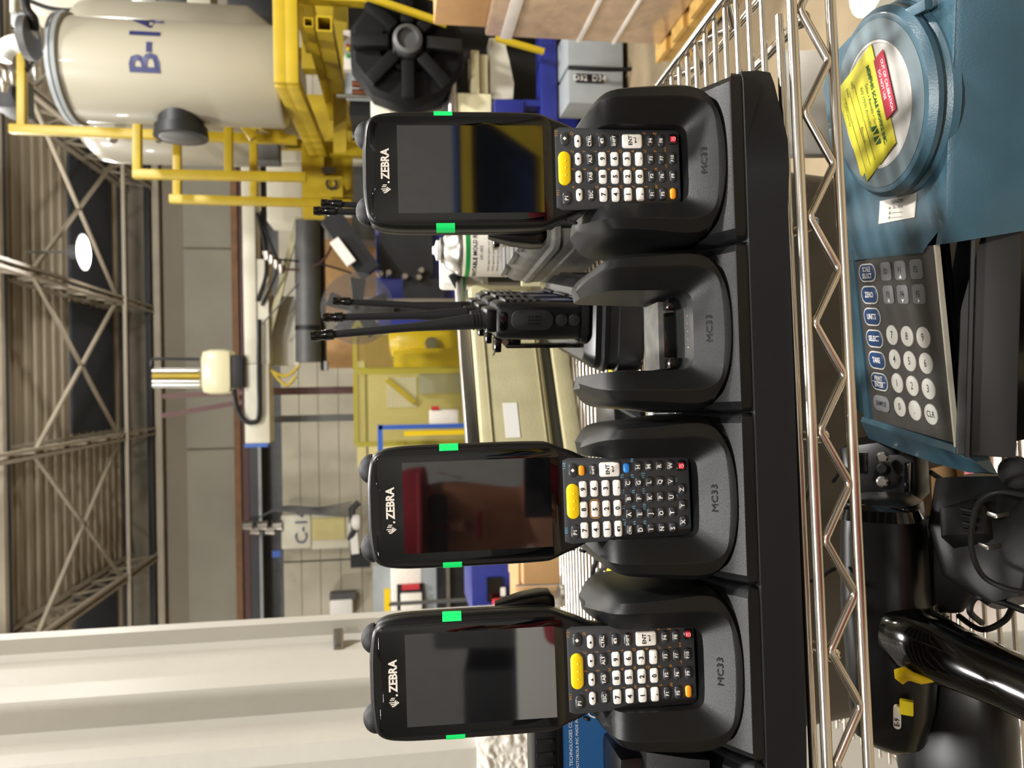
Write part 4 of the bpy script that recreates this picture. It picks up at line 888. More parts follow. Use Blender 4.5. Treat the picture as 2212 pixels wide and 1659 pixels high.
# pale rolled sleeve and carton flap behind the scale
q = atY(1965, 12, .62); c = MB(); c.lathe([(.036, .001)] + [(r_, .02 * k_) for k_ in range(1, int((q.z + .02) / .02)) for r_ in (.038, .036)] + [(.03, q.z + .02)], 20); o = tag(c.build('foam_roll', 'cream', None, 50), 'pale ribbed foam roll standing on the floor behind the scale', 'roll'); o.location = (q.x + .035, q.y + .03, 0)
q0 = atY(1790, 330, .60); c = MB(); c.box((0, 0, 0), (.085, .012, .050), Matrix.Translation(atY(1752, 226, .58)) @ Rx(-8), bev=.002); t = tag(c.build('white_board', 'label_white', None), 'white folded board standing under the deck behind the scale', 'board')
q = atY(2010, 1140, .62); c = MB(); c.prism([(-.05, -.03), (.05, -.035), (.055, .02), (-.03, .035)], -.002, .004, Matrix.Translation((q.x, q.y, .815)) @ Rz(20)); tag(c.build('paper_sleeve', 'cardboard', None), 'crumpled brown paper sleeve behind the black pouch', 'paper')

# grey tote, added to darken the space behind the scale, and a pale sheet on the lower deck
t = thing('filler_tote', 'open grey tote added on the lower shelf to darken the space behind the scale', 'tote', S(-.02, .76, .803), SA)
c = MB(); w_, d_, h_ = .50, .26, .16
c.rings([[(x, y, z) for x, y in rrect(w_ + k, d_ + k, .02, 4)] for z, k in ((0, -.03), (.002, -.02), (h_ - .01, 0), (h_, .012), (h_ + .004, .012), (h_ + .004, -.004), (.01, -.03))]); c.build('tub', 'tote_grey', t, 40)
for sx in (-1, 1): c = MB(); c.box((sx * (w_ / 2 + .004), 0, h_ - .03), (.012, .10, .02), bev=.004); c.build('handle', 'tote_grey', t)
# ------------------------------------------------------------------ machinery in the hall
def wb(mb, name, m, par, sm=35):
    l = par.location; mb.v = [(a - l.x, b_ - l.y, c_ - l.z) for a, b_, c_ in mb.v]; return mb.build(name, m, par, sm)
def G(name, label, cat, v, y, Y, group=None):
    p = atY(v, y, Y); return thing(name, label, cat, p, 0, group)
def pb(par, name, m, v0, v1, y0, y1, Y, d, bev=0.0, fl=False):
    """box whose front face spans picture rows/columns at distance Y"""
    a, b_ = atY((v0 + v1) / 2, y0, Y), atY((v0 + v1) / 2, y1, Y); t_, u_ = atY(v0, (y0 + y1) / 2, Y), atY(v1, (y0 + y1) / 2, Y)
    if fl: u_.z = 0.0
    c = MB(); c.box(((a.x + b_.x) / 2, Y + d / 2, (t_.z + u_.z) / 2), (abs(a.x - b_.x), d, abs(t_.z - u_.z)), bev=bev)
    return wb(c, name, m, par) if par else c.build(name, m, None)
def pt(par, name, m, pts, r, n=8, smooth=6):
    c = MB(); P_ = [atY(*p) for p in pts]; P_ = spl(P_, smooth) if len(P_) > 2 else P_; c.tube(P_, r, n); return wb(c, name, m, par, 60) if par else c.build(name, m, None, 60)
def bm(par, name, m, a, b_, s, s2=None, bev=0.0):
    c = MB(); c.beam(atY(*a), atY(*b_), s, s2, bev=bev); return wb(c, name, m, par)
def lat(par, name, m, p, prof, axis, n=28, sm=40):
    c = MB(); R_ = {'z': Matrix.Identity(4), 'y': Rx(90), 'x': Ry(-90)}[axis]; c.lathe(prof, n, Matrix.Translation(p) @ R_); return wb(c, name, m, par, sm)
# silo with painted number
Yt = 5.0; cx0 = atY(350, 143, Yt).x - .045; zT, zB = 3.25, 2.0; r0 = .303
t = thing('silo_tank', 'cream cylindrical silo painted B-14 on a yellow frame', 'tank', (cx0, Yt, zB))
lat(t, 'shell', 'tank', (cx0, Yt, zB), [(r0 * .96, -.02), (r0, .0), (r0, zT - zB - .06), (r0, zT - zB)], 'z', 56)
lat(t, 'rim_band', 'grey_paint', (cx0, Yt, zT), [(r0 + .004, -.05), (r0 + .022, -.045), (r0 + .024, -.022), (r0 + .010, -.018), (r0 + .022, -.012), (r0 + .020, .012), (r0 - .02, .02)], 'z', 56)
me = textmesh('B-14', .235, .02).copy(); zt_ = zat(326, Yt - r0)
for v in me.vertices:
    a = math.radians(15) + v.co.x / r0 * .92; v.co = Vector(((r0 + .004) * math.sin(a), -(r0 + .004) * math.cos(a), zt_ - zB + v.co.y))
put('painted_number', me, 'ink_navy', t)
p = Vector((cx0 - r0 * .9, Yt - .02, zat(402, Yt)))
lat(t, 'inlet_nozzle', 'dark_machine', p, [(.13, -.1), (.135, .06), (.155, .065), (.16, .13), (.12, .132)], 'x', 32); lat(t, 'nozzle_cap', 'grey_dark', Vector((p.x - .132, p.y, p.z)), [(.13, -.002), (.12, .006)], 'x', 32)
for y_ in (88, 122): q = atY(600, y_, Yt - r0); lat(t, 'bolt', 'grey_dark', q, [(.014, -.02), (.014, .02)], 'z', 8)
Y2 = 6.7; cx2 = atY(350, 185, Y2).x; r2 = .635; z2 = zat(120, Y2 - r2); zb2 = zat(560, Y2)
t = thing('silo_tank', 'larger plain cream silo behind the numbered one', 'tank', (cx2, Y2, zb2))
lat(t, 'shell', 'tank', (cx2, Y2, zb2), [(r2 * .5, -.4), (r2, 0), (r2, z2 - zb2 - .22), (r2 * .97, z2 - zb2 - .10), (r2 * .85, z2 - zb2 - .02), (r2 * .5, z2 - zb2 + .05), (.05, z2 - zb2 + .08)], 'z', 48)
for v_ in (240, 338): q = atY(v_, 296, Y2 - .45); lat(t, 'lug', 'chrome_dull', q, [(.035, -.05), (.035, .03), (.02, .04)], 'y', 12)
pb(t, 'cone_hatch', 'grey_dark', 545, 600, 300, 345, Y2 - .3, .2); 
for xx in (-.4, .4):
    c = MB(); c.box((cx2 + xx, Y2 + .2, zb2 / 2), (.08, .08, zb2)); wb(c, 'leg', 'yellow_dark', t)
# yellow support frame of square tube
t = thing('tank_frame', 'yellow welded square-tube frame carrying the numbered silo', 'frame', (atY(640, 100, 4.5).x, 4.5, 0))
xL = atY(620, 183, 4.5).x; z1, z2_ = zat(618, 4.5), zat(643, 4.5); xr = xL + .9
for z in (z1, z2_):
    for p0, p1 in (((xL, 4.5, z), (xr, 4.5, z)), ((xL + .02, 4.5, z), (xL + .10, 6.15, z - .02)), ((xr, 4.5, z), (xr, 6.1, z))): c = MB(); c.beam(p0, p1, .072, .072, bev=.006); wb(c, 'tube', 'yellow', t)
def opentube(p0, p1, s):
    p0, p1 = Vector(p0), Vector(p1); h, w_ = s / 2, s * .40; d = p1 - p0
    sq = lambda o, k: [(o.x - k, o.y, o.z - k), (o.x + k, o.y, o.z - k), (o.x + k, o.y, o.z + k), (o.x - k, o.y, o.z + k)]
    c = MB(); c.rings([sq(p1, h), sq(p0, h), sq(p0, w_), sq(p0 + d * .9, w_)]); wb(c, 'fork_tube', 'yellow', t)
for v_, y_, s_ in ((700, 51, .088), (666, 48, .052)):
    p0 = atY(v_, y_, 4.4); opentube(p0, (p0.x + .06, 6.1, p0.z), s_)
for y_ in (-30, 50): bm(t, 'cross_tube', 'yellow_dark', (735, y_, 5.4), (735, 330, 5.6), .09)
pb(t, 'deck_plate', 'yellow_dark', 655, 760, 205, 455, 6.2, .12); pb(t, 'deck_plate', 'yellow', 652, 700, 310, 470, 6.1, .08)
pb(t, 'deck_plate', 'yellow_dark', 650, 762, -60, 150, 6.3, .12)
for x_ in (xL + .12, xr): c = MB(); c.box((x_, 6.1, .9), (.1, .1, 1.9)); wb(c, 'leg', 'yellow_dark', t)
c = MB(); c.box((xr - .02, 4.5, .93), (.1, .1, 1.86)); wb(c, 'leg', 'yellow_dark', t); c = MB(); c.box((xL + .55, 4.56, .93), (.08, .08, 1.86)); wb(c, 'leg', 'yellow_dark', t)
pb(t, 'name_plate', 'grey_dark', 695, 725, 361, 373, 6.05, .02); sg = pb(t, 'sign', 'yellow', 690, 740, 380, 425, 6.02, .02); q = atY(718, 400, 6.0); text('C', .12, 'ink_black', sg, Matrix.Translation(q - t.location) @ XZ, bold=.04)
# yellow ladder-like guard rails
def rail(label, posts, bars):
    t = thing('guard_rail', label, 'guard rail', atY(*posts[0][1]), 0, 'yellow guard rails')
    for a, b_ in posts: bm(t, 'post', 'yellow', a, b_, .062, bev=.005)
    for a, b_ in bars: bm(t, 'bar', 'yellow', a, b_, .055, bev=.005)
rail('tall yellow guard rail reaching past the dome of the larger silo', [((22, 279, 5.9), (642, 303, 5.9))], [((48, 92, 5.9), (48, 275, 5.9)), ((545, 262, 5.9), (620, 298, 5.9))])
rail('yellow guard rail with a square top beside the black nozzle', [((288, 376, 5.7), (662, 383, 5.7))], [((297, 250, 5.7), (297, 372, 5.7)), ((494, 258, 5.7), (494, 372, 5.7)), ((520, 262, 5.7), (548, 300, 5.7))])
rail('yellow guard rail standing next to the gantry beam', [((367, 430, 6.1), (760, 441, 6.1))], [((383, 300, 6.1), (383, 426, 6.1)), ((548, 262, 6.1), (548, 428, 6.1)), ((700, 430, 6.1), (745, 405, 6.1))])
# fittings above the silo
t = G('pipe_motor', 'grey motor with flange and hoses above the silo rim', 'motor', 45, 45, 4.7)
pb(t, 'motor', 'grey_paint', 22, 62, 26, 55, 4.7, .1, .01); pb(t, 'bell', 'cream', 28, 68, 55, 72, 4.68, .1, .02); lat(t, 'flange', 'grey_dark', atY(62, 82, 4.7), [(.12, -.02), (.12, .02), (.08, .03)], 'z', 20)
pt(t, 'pipe', 'cream', [(30, -20, 4.7), (30, 28, 4.7)], .02); pt(t, 'hose', 'rubber', [(52, -10, 4.66), (58, 20, 4.65), (72, 40, 4.66), (74, 62, 4.7)], .025)
t = G('white_duct', 'white rounded duct elbow beside the yellow top bar', 'duct', 20, 110, 5.2); c = MB(); c.tube(spl([atY(4, 130, 5.2), atY(8, 112, 5.2), atY(22, 98, 5.2), atY(42, 92, 5.2)], 6), .055, 14); wb(c, 'elbow', 'white_plastic', t, 60)
t = G('valve_cluster', 'dark valve cluster with shiny fittings above the larger silo', 'valve', 18, 185, 6.2); pb(t, 'block', 'dark_machine', -20, 36, 150, 232, 6.2, .3, .03)
for v_, y_ in ((14, 168), (28, 170), (78, 160), (8, 185)): lat(t, 'fitting', 'steel', atY(v_, y_, 6.1), [(.03, -.05), (.035, .0), (.02, .05)], 'x', 10)
pt(t, 'cable', 'rubber', [(30, 60, 5.2), (50, 110, 5.6), (60, 160, 6.0), (20, 150, 6.2)], .012); pt(t, 'cable', 'rubber', [(62, 150, 6.0), (80, 125, 5.6), (108, 105, 5.4)], .014)
t = G('ceiling_duct', 'pale duct and pipework above the silo behind its rim', 'duct', 60, 10, 7.5); pb(t, 'duct', 'cream', 55, 265, -120, 34, 7.5, .5, .05); pb(t, 'hanger', 'maroon', 268, 285, -40, 28, 7.4, .1); pt(t, 'conduit', 'rubber', [(60, 0, 7.3), (110, 18, 7.3), (170, 20, 7.3), (230, -10, 7.3)], .02)
pb(t, 'grey_unit', 'grey_dark', 350, 402, -60, 24, 7.2, .3, .02); pb(t, 'white_unit', 'cream', 402, 455, -60, 28, 7.2, .3, .02); pb(t, 'dark_unit', 'dark_machine', 490, 606, -60, 32, 7.2, .3, .02)
# ------------------------------------------------------------------ press with the black turret
YE = 4.3
t = thing('moulding_press', 'cream and navy press frame around the black turret', 'press', (atY(1100, 150, YE).x, YE + .3, 0))
pb(t, 'dark_backing', 'dark_machine', 752, 1500, -120, 262, YE + .55, .4)  # dark slab stands in for the dark depth inside the press
pb(t, 'casting', 'cream', 800, 962, 150, 262, YE + .28, .25, .04); pb(t, 'casting', 'cream', 862, 905, 120, 262, YE + .26, .25, .04)
lat(t, 'roller_end', 'cream', atY(883, 226, YE + .2), [(.075, -.05), (.075, .04), (.066, .05), (.064, .045), (.042, .045), (.040, .06), (.008, .06)], 'y', 32)
pb(t, 'block', 'cream_gloss', 986, 1062, 201, 262, YE + .1, .2, .01); pb(t, 'arm', 'cream_gloss', 1017, 1036, 108, 205, YE + .12, .15, .008); pb(t, 'arm_web', 'cream_gloss', 1038, 1054, 118, 205, YE + .16, .15)
pb(t, 'side_plate', 'cream', 1058, 1096, 82, 262, YE + .2, .12, .01); c = MB(); 
q = [atY(*p) for p in ((1058, 84, YE + .18), (1088, 84, YE + .18), (1100, 130, YE + .18), (1110, 180, YE + .18), (1108, 214, YE + .18), (1058, 214, YE + .18))]
c.rings([[tuple(a) for a in q], [(a.x, a.y + .1, a.z) for a in q]]); wb(c, 'curved_guard', 'cream', t)
c = MB(); c.tube([atY(976, 130, YE + .1), atY(976, 250, YE + .1)], .028, 18); wb(c, 'chrome_ram', 'steel', t, 60); lat(t, 'ram_end', 'brown_brick', atY(985, 146, YE + .06), [(.042, -.03), (.042, .02), (.012, .022), (.01, .026)], 'y', 24)
pb(t, 'pump', 'grey_dark', 955, 1005, 205, 262, YE + .14, .12, .02); pb(t, 'navy_block', 'blue_paint', 1068, 1132, 214, 262, YE + .05, .2, .008); pb(t, 'navy_column', 'blue_paint', 1168, 1204, 40, 300, YE + .05, .15, .008); pb(t, 'navy_beam', 'blue_paint', 1130, 1240, 217, 230, YE + .06, .1); pb(t, 'navy_beam', 'blue_paint', 1060, 1250, 250, 300, YE + .4, .2)
bm(t, 'yellow_hose', 'yellow_dark', (790, -8, YE - .1), (965, 52, YE - .1), .03); bm(t, 'yellow_hose', 'yellow_dark', (1070, 82, YE - .05), (1175, 112, YE - .05), .028)
lat(t, 'polished_rod', 'steel', atY(820, 210, YE + .3), [(.012, -.2), (.012, .25)], 'z', 12)
cp = pb(t, 'control_face', 'label_white', 742, 772, 66, 150, YE + .3, .05)
for y_, m_ in ((100, 'red'), (106, 'yellow_bright'), (122, 'green_band')): lat(cp, 'indicator', m_, atY(752, y_, YE + .28) - t.location, [(.012, 0), (.010, .015)], 'y', 12)
pb(t, 'grey_panel', 'grey_paint', 745, 800, 118, 205, YE + .4, .1); 
for v_, y_ in ((775, 182), (775, 200)): lat(t, 'copper_cap', 'copper', atY(v_, y_, YE + .35), [(.02, -.06), (.02, .04)], 'z', 14)
t = thing('black_turret', 'black rotary turret with a hub and radial arms on the press', 'turret', atY(880, 112, YE))
pc_ = atY(880, 100, YE)
lat(t, 'drum', 'turret', pc_ + Vector((0, .1, 0)), [(.30, -.12), (.33, -.08), (.33, .06), (.30, .09), (.16, .10), (.15, .04), (.05, .05)], 'y', 10)
lat(t, 'hub', 'grey_dark', pc_, [(.085, -.02), (.08, .10), (.06, .11), (.055, .08)], 'y', 24)
for k in range(8):
    a = math.radians(45 * k); c = MB(); d = Vector((math.cos(a), 0, math.sin(a))); c.beam(pc_ + d * .10 + Vector((0, -.04, 0)), pc_ + d * .30 + Vector((0, -.02, 0)), .07, .07, bev=.012); wb(c, 'arm', 'dark_machine' if k == 6 else 'turret', t)
pb(t, 'shoe', 'turret', 855, 905, 178, 202, YE + .02, .14, .015)
pb(t, 'glint_plate', 'steel', 766, 785, 2, 10, YE + .5, .03); mat('lamp_soft', 'ffffff', emit=1.5)  # small steel plate put in for a bright glint
t = thing('control_cabinet', 'grey control cabinet with a black label plate beside navy steel', 'cabinet', (atY(1290, 150, YE - .2).x, YE - .1, 0))
pb(t, 'door', 'grey_paint', 1228, 1346, 150, 224, YE - .2, .25, .008); pb(t, 'door', 'grey_paint', 1226, 1346, 60, 143, YE - .2, .25, .008)
lb = pb(t, 'label_plate', 'ink_black', 1244, 1303, 160, 178, YE - .21, .012); q = atY(1274, 169, YE - .215) - t.location; text('D32  D34', .045, 'ink_white', lb, Matrix.Translation(q) @ XZ @ Rz(-90), name='plate_lettering')
pt(t, 'cable', 'rubber', [(1228, 146, YE - .25), (1290, 150, YE - .28), (1350, 150, YE - .25), (1400, 145, YE - .2)], .012); pb(t, 'plinth', 'grey_dark', 1346, 1480, 60, 224, YE - .05, .2)
bm(t, 'grey_strut', 'grey_paint', (1350, 200, YE - .1), (1400, 170, YE - .1), .03); bm(t, 'grey_strut', 'grey_paint', (1398, 190, YE - .1), (1380, 130, YE - .1), .05)
pb(t, 'navy_post', 'blue_paint', 1420, 1446, 100, 210, YE - .3, .12, .005)
# ------------------------------------------------------------------ wrapped cartons on a pallet
YP = 2.2; xl_ = atY(1200, 84, 3.2).x
pal = thing('wooden_pallet', 'wooden pallet under the film-wrapped cartons', 'pallet', (xl_ + .5, YP + .5, 0), math.radians(1))
for j in range(6): c = MB(); c.box((0, -.5 + .2 * j, .135), (1.1, .13, .02)); c.build('top_board', 'wood', pal, 0)
for x_ in (-.5, 0, .5): c = MB(); c.box((x_, 0, .075), (.09, 1.1, .1)); c.build('stringer', 'wood', pal, 0)
for y_ in (-.48, 0, .48): c = MB(); c.box((0, y_, .012), (1.1, .12, .02)); c.build('bottom_board', 'wood', pal, 0)
box = thing('wrapped_cartons', 'stack of brown cartons wrapped in clear film on the pallet', 'cartons', (xl_ + .5, YP + .5, .146), math.radians(1))
zc1 = zat(1072, 3.0) - .146; zc0 = zat(952, 3.1) - .146
c = MB(); c.box((0, 0, zc1 / 2), (1.0, 1.0, zc1), bev=.012); wr = c.build('wrapped_block', 'wrap_card', box, 35)
c = MB(); c.box((.02, .02, (zc1 + zc0) / 2), (.97, .95, zc0 - zc1), bev=.006); top_ = c.build('top_carton', 'cardboard', box, 35)
c = MB(); c.box((.02, -.456, (zc1 + zc0) / 2 + .05), (.97, .004, .03)); c.build('flap_seam', 'cardboard', top_)
for z_, h_2 in ((zc1 * .86, .05), (zc1 * .45, .02), (zc1 * .25, .016)):
    c = MB(); c.box((0, 0, 0), (1.012, 1.012, h_2), Matrix.Translation((0, 0, z_)) @ Ry(2), bev=.004); c.build('film_band', 'film', wr)
# ------------------------------------------------------------------ gantry with motor, drum and cables
YG = 8.0
t = G('cable_gantry', 'white horizontal gantry beam with blue end and black cable loop', 'gantry', 550, 650, YG)
pb(t, 'beam', 'cream', 524, 552, 300, 786, YG, .3, .015); pb(t, 'beam', 'cream', 528, 582, 786, 958, YG, .3, .015); pb(t, 'beam_underside', 'cream', 556, 580, 560, 786, YG + .02, .28); pb(t, 'end_cap', 'blue_steel', 528, 578, 958, 966, YG, .28)
pt(t, 'cable_track', 'rubber', [(505, 840, YG - .05), (512, 880, YG - .05), (528, 908, YG - .05), (548, 912, YG - .05), (560, 895, YG - .05), (560, 800, YG - .05), (560, 690, YG - .05)], .025)
bm(t, 'diagonal_stay', 'khaki', (645, 470, YG + .1), (575, 745, YG + .1), .06); pb(t, 'stay_plate', 'cream', 585, 645, 640, 790, YG + .3, .1); pb(t, 'upright', 'maroon', 580, 768, 836, 852, YG + .6, .1); pb(t, 'upright', 'grey_dark', 582, 768, 897, 911, YG + .6, .12)
pt(t, 'cable', 'rubber', [(555, 460, YG), (570, 520, YG - .05), (575, 590, YG - .05), (556, 650, YG)], .02); pt(t, 'cable', 'rubber', [(560, 470, YG), (590, 540, YG - .08), (600, 580, YG - .05), (565, 660, YG)], .014)
pt(t, 'red_hose', 'maroon', [(615, 582, YG - .1), (665, 580, YG - .1), (700, 560, YG - .1), (722, 520, YG - .1)], .013); pt(t, 'cable', 'rubber', [(600, 560, YG - .1), (690, 570, YG - .1), (760, 590, YG - .1)], .01)
for v_, y_ in ((578, 553), (588, 562), (598, 572), (608, 582)): lat(t, 'valve', 'chrome_dull', atY(v_, y_, YG - .1), [(.05, -.04), (.03, .04)], 'x', 10)
pt(t, 'yellow_cable', 'yellow', [(585, 800, YG), (612, 812, YG), (630, 806, YG), (645, 790, YG)], .016); pt(t, 'yellow_cable', 'yellow', [(590, 805, YG), (618, 832, YG), (640, 812, YG)], .016)
pt(t, 'thin_line', 'grey_dark', [(566, 700, YG - .1), (620, 640, YG - .1), (680, 570, YG - .1)], .008)
for x_ in (300, 700): q = atY(560, x_, YG + .4); c = MB(); c.box((q.x, q.y + .6, q.z / 2), (.15, .15, q.z)); wb(c, 'leg', 'cream', t)
t = G('axis_motor', 'rounded cream servo motor with steel guide rods above the gantry beam', 'motor', 465, 800, YG)
pb(t, 'body', 'cream_gloss', 430, 500, 754, 852, YG - .1, .35, .09); pb(t, 'black_foot', 'rubber', 499, 526, 766, 838, YG - .08, .3, .02)
for y_, m_ in ((801, 'steel'), (812, 'yellow_dark'), (824, 'steel'), (832, 'steel')): c = MB(); c.tube([atY(330, y_, YG), atY(432, y_, YG)], .028, 12); wb(c, 'guide_rod', m_, t, 60)
pt(t, 'conduit', 'rubber', [(328, 790, YG), (330, 778, YG), (345, 775, YG), (430, 776, YG)], .015)
t = G('grey_drum', 'long grey cylinder with a dark band hanging under the gantry', 'cylinder', 665, 630, YG)
c = MB(); c.tube([atY(664, 478, YG), atY(666, 782, YG)], .128, 24); wb(c, 'tube', 'grey_dark', t, 60); c = MB(); c.tube([atY(666, 704, YG), atY(666, 714, YG)], .134, 24); wb(c, 'band', 'rubber', t, 60); pb(t, 'shadow_strip', 'rubber', 690, 700, 470, 800, YG + .05, .2)  # black strip under the cylinder paints its shadow line
pb(t, 'end_block', 'grey_paint', 655, 700, 455, 478, YG, .2, .02); pb(t, 'end_block', 'grey_paint', 700, 706, 780, 800, YG, .2)
t = G('panel_screen', 'tan carton panels standing behind the grey cylinder', 'panel', 730, 630, 9.9)
pb(t, 'panel', 'cardboard', 690, 800, 470, 640, 9.9, .1, fl=True); pb(t, 'panel', 'cardboard', 690, 780, 645, 795, 9.95, .1, fl=True); pb(t, 'lamp', 'lamp_soft', 738, 766, 706, 718, 9.85, .05)
t = thing('machine_cabinet', 'white machine cabinet behind the yellow guard rails', 'cabinet', (atY(600, 400, 9.0).x, 9.2, 0))
pb(t, 'cabinet', 'cream', 575, 655, 250, 480, 9.0, .5, .02); pb(t, 'cabinet', 'cream', 520, 550, 250, 440, 9.1, .4, .02); pb(t, 'lower_cabinet', 'grey_paint', 655, 705, 385, 500, 9.0, .5, .02); c = MB(); c.box((t.location.x, 9.3, .9), (1.2, .4, 1.8)); wb(c, 'plinth', 'grey_dark', t)
for a, b_, lb in (((352, 856, 15), (526, 848, 15), 'thin maroon stay rising straight to the dark wall pipe'), ((350, 898, 15), (526, 868, 15), 'thin maroon stay slanting up to the dark wall pipe')): tag(bm(None, 'wall_stay', 'maroon', a, b_, .09) if False else (lambda c: (c.beam(atY(*a), atY(*b_), .09), c.build('wall_stay', 'maroon', None))[1])(MB()), lb, 'stay')
# ------------------------------------------------------------------ fan, navy machine, robot cell
t = thing('pedestal_fan', 'black wire-caged pedestal fan in front of the navy machine', 'fan', Vector((atY(770, 665, 5.2).x, 5.2, 0)))
fc = atY(772, 665, 5.2)
for k in range(18):
    r_ = .025 + .0125 * k; c = MB(); c.tube([(fc.x + r_ * math.cos(a), fc.y - .03 + .06 * (r_ / .23) ** 2, fc.z + r_ * math.sin(a)) for a in [2 * math.pi * q_ / 28 for q_ in range(28)]], .0035, 5, closed=True); wb(c, 'cage_ring', 'grey_dark', t, 60)
for k in range(5):
    a = 2 * math.pi * k / 5; c = MB(); c.prism([(0, -.03), (.2, -.06), (.21, .05), (0, .03)], -.004, .004, Matrix.Translation(fc + Vector((0, .05, 0))) @ Rx(90) @ Rz(math.degrees(a)) @ Rx(20)); wb(c, 'blade', 'pipe_dark', t)
lat(t, 'motor', 'grey_dark', fc + Vector((0, .08, 0)), [(.07, -.12), (.075, -.02), (.05, .06)], 'y', 20); c = MB(); c.box((fc.x, 5.3, fc.z / 2), (.05, .05, fc.z)); wb(c, 'pole', 'rubber', t)
t = thing('navy_machine', 'navy blue machine with dark fittings behind the radios', 'machine', (atY(900, 600, 5.8).x, 6.0, 0))
pb(t, 'body', 'blue_paint', 812, 1060, 440, 704, 5.8, .5, .02); pb(t, 'dark_box', 'dark_machine', 820, 935, 500, 600, 5.75, .1); pb(t, 'dark_box', 'dark_machine', 870, 960, 600, 660, 5.74, .1)  # flat dark boxes set on the front of the body
bm(t, 'white_chute', 'label_white', (722, 520, 5.5), (760, 570, 5.5), .07); bm(t, 'black_chute', 'rubber', (715, 470, 5.6), (800, 590, 5.6), .16); pb(t, 'steel_bar', 'chrome_dull', 835, 1000, 645, 655, 5.7, .05)
for v_, y_ in ((822, 592), (840, 590), (875, 598), (905, 600), (910, 585)): lat(t, 'fitting', 'chrome_dull', atY(v_, y_, 5.7), [(.03, -.03), (.02, .04)], 'y', 10)
t = thing('robot_arm', 'yellow industrial robot arm behind yellow mesh', 'robot', (atY(900, 750, 7.2).x, 7.2, 0))
hull('upper_arm', [(atY(*p, 7.2) - t.location, a, b_, .8) for p, a, b_ in (((842, 745), .10, .1), ((868, 742), .17, .15), ((915, 745), .17, .16), ((950, 740), .19, .17), ((990, 745), .2, .18))], 'robot_yellow', t)
hull('base_casting', [(atY(*p, 7.0) - t.location, a, b_, .6) for p, a, b_ in (((850, 778), .08, .1), ((900, 778), .10, .12), ((1000, 778), .12, .12))], 'robot_yellow', t)
lat(t, 'joint', 'grey_dark', atY(932, 742, 7.0), [(.06, -.05), (.06, .05)], 'y', 20); c = MB(); c.box((t.location.x, 7.3, .35), (.5, .4, .8)); wb(c, 'pedestal', 'grey_dark', t)
def fence(label, v0, v1, y0, y1, Y, step):
    t = thing('mesh_fence', label, 'fence', (atY(900, y1, Y).x, Y, 0), 0, 'yellow mesh fence panels')
    a, b_ = atY(v0, y0, Y), atY(v0, y1, Y); xa, xb = sorted((a.x, b_.x)); zt2, zb3 = zat(v0, Y), .0
    for x_ in (xa, xb): c = MB(); c.box((x_, Y, zt2 / 2), (.04, .04, zt2)); wb(c, 'post', 'mesh_yellow', t)
    for z_ in (zt2, .6): c = MB(); c.box(((xa + xb) / 2, Y, z_), (xb - xa, .035, .035)); wb(c, 'frame_bar', 'mesh_yellow', t)
    c = MB(); x_ = xa
    while x_ < xb: c.box((x_, Y, (zt2 + .6) / 2), (.005, .005, zt2 - .6)); x_ += step
    z_ = .6
    while z_ < zt2: c.box(((xa + xb) / 2, Y, z_), (xb - xa, .005, .005)); z_ += step
    o = wb(c, 'wire_mesh', 'mesh_yellow', t, 0); o['kind'] = 'stuff'
fence('yellow wire mesh fence panel in front of the robot arm', 768, 1000, 700, 800, 6.4, .022); fence('denser yellow wire mesh panel beside the blue door frame', 768, 1000, 804, 960, 6.2, .016)
t = thing('beige_machine', 'olive beige machine housing behind the dense yellow mesh', 'machine', (atY(900, 870, 7.0).x, 7.0, 0))
pb(t, 'housing', 'beige_panel', 795, 1040, 795, 1010, 7.7, .5, .03, fl=True); pb(t, 'window', 'cream', 835, 900, 815, 880, 7.68, .03); bm(t, 'orange_brace', 'yellow_dark', (835, 820, 7.65), (895, 870, 7.65), .05); pb(t, 'base_unit', 'grey_paint', 905, 1000, 800, 850, 7.6, .1); pb(t, 'header', 'beige_panel', 770, 790, 780, 1010, 7.7, .3)
t = thing('junction_box', 'pale grey junction box on the yellow mesh fence', 'box', atY(958, 900, 6.1)); pb(t, 'enclosure', 'label_white', 928, 990, 885, 916, 6.1, .08, .01); lat(t, 'button', 'red', atY(940, 882, 6.1), [(.018, -.03), (.018, .03)], 'z', 12)
t = thing('door_frame', 'blue steel door frame with a yellow stripe beside the mesh fence', 'door frame', (atY(900, 940, 5.9).x, 5.9, 0)); pb(t, 'jamb', 'blue_steel', 818, 1080, 916, 925, 5.9, .06, fl=True); pb(t, 'jamb', 'blue_steel', 818, 1080, 1018, 1027, 5.9, .06, fl=True); pb(t, 'lintel', 'blue_steel', 816, 827, 918, 1025, 5.9, .06); pb(t, 'yellow_stripe', 'robot_yellow', 873, 1080, 929, 939, 5.92, .04)
# ------------------------------------------------------------------ left bay
HY = YW - .85
t = G('hopper_unit', 'cream hopper loader lettered C-14 with hanging cables on the concrete wall', 'hopper', 680, 1145, HY)
pb(t, 'housing', 'cream', 607, 672, 1112, 1186, HY, .6, .05); pb(t, 'lower_housing', 'cream', 672, 755, 1108, 1186, HY + .05, .58, .05); pb(t, 'dark_panel', 'beige_panel', 674, 745, 1118, 1166, HY, .1)
q = atY(652, 1138, HY - .03) - t.location; text('C-14', .42, 'ink_navy', t, Matrix.Translation(q) @ XZ, bold=.0)
for k in range(6): pt(t, 'cable', 'grey_dark', [(560 + 6 * k, 1118 - 3 * k, HY - .1), (610, 1094 + 2 * k, HY - .1), (690, 1096 + 3 * k, HY - .1), (760, 1085 + 6 * k, HY - .1)], .018, 6)
for k in range(5): lat(t, 'pipe_fitting', 'chrome_dull', atY(535 + 16 * k, 1136 + (k % 2) * 10, HY), [(.14, -.12), (.10, .10), (.13, .12)], 'z', 12)
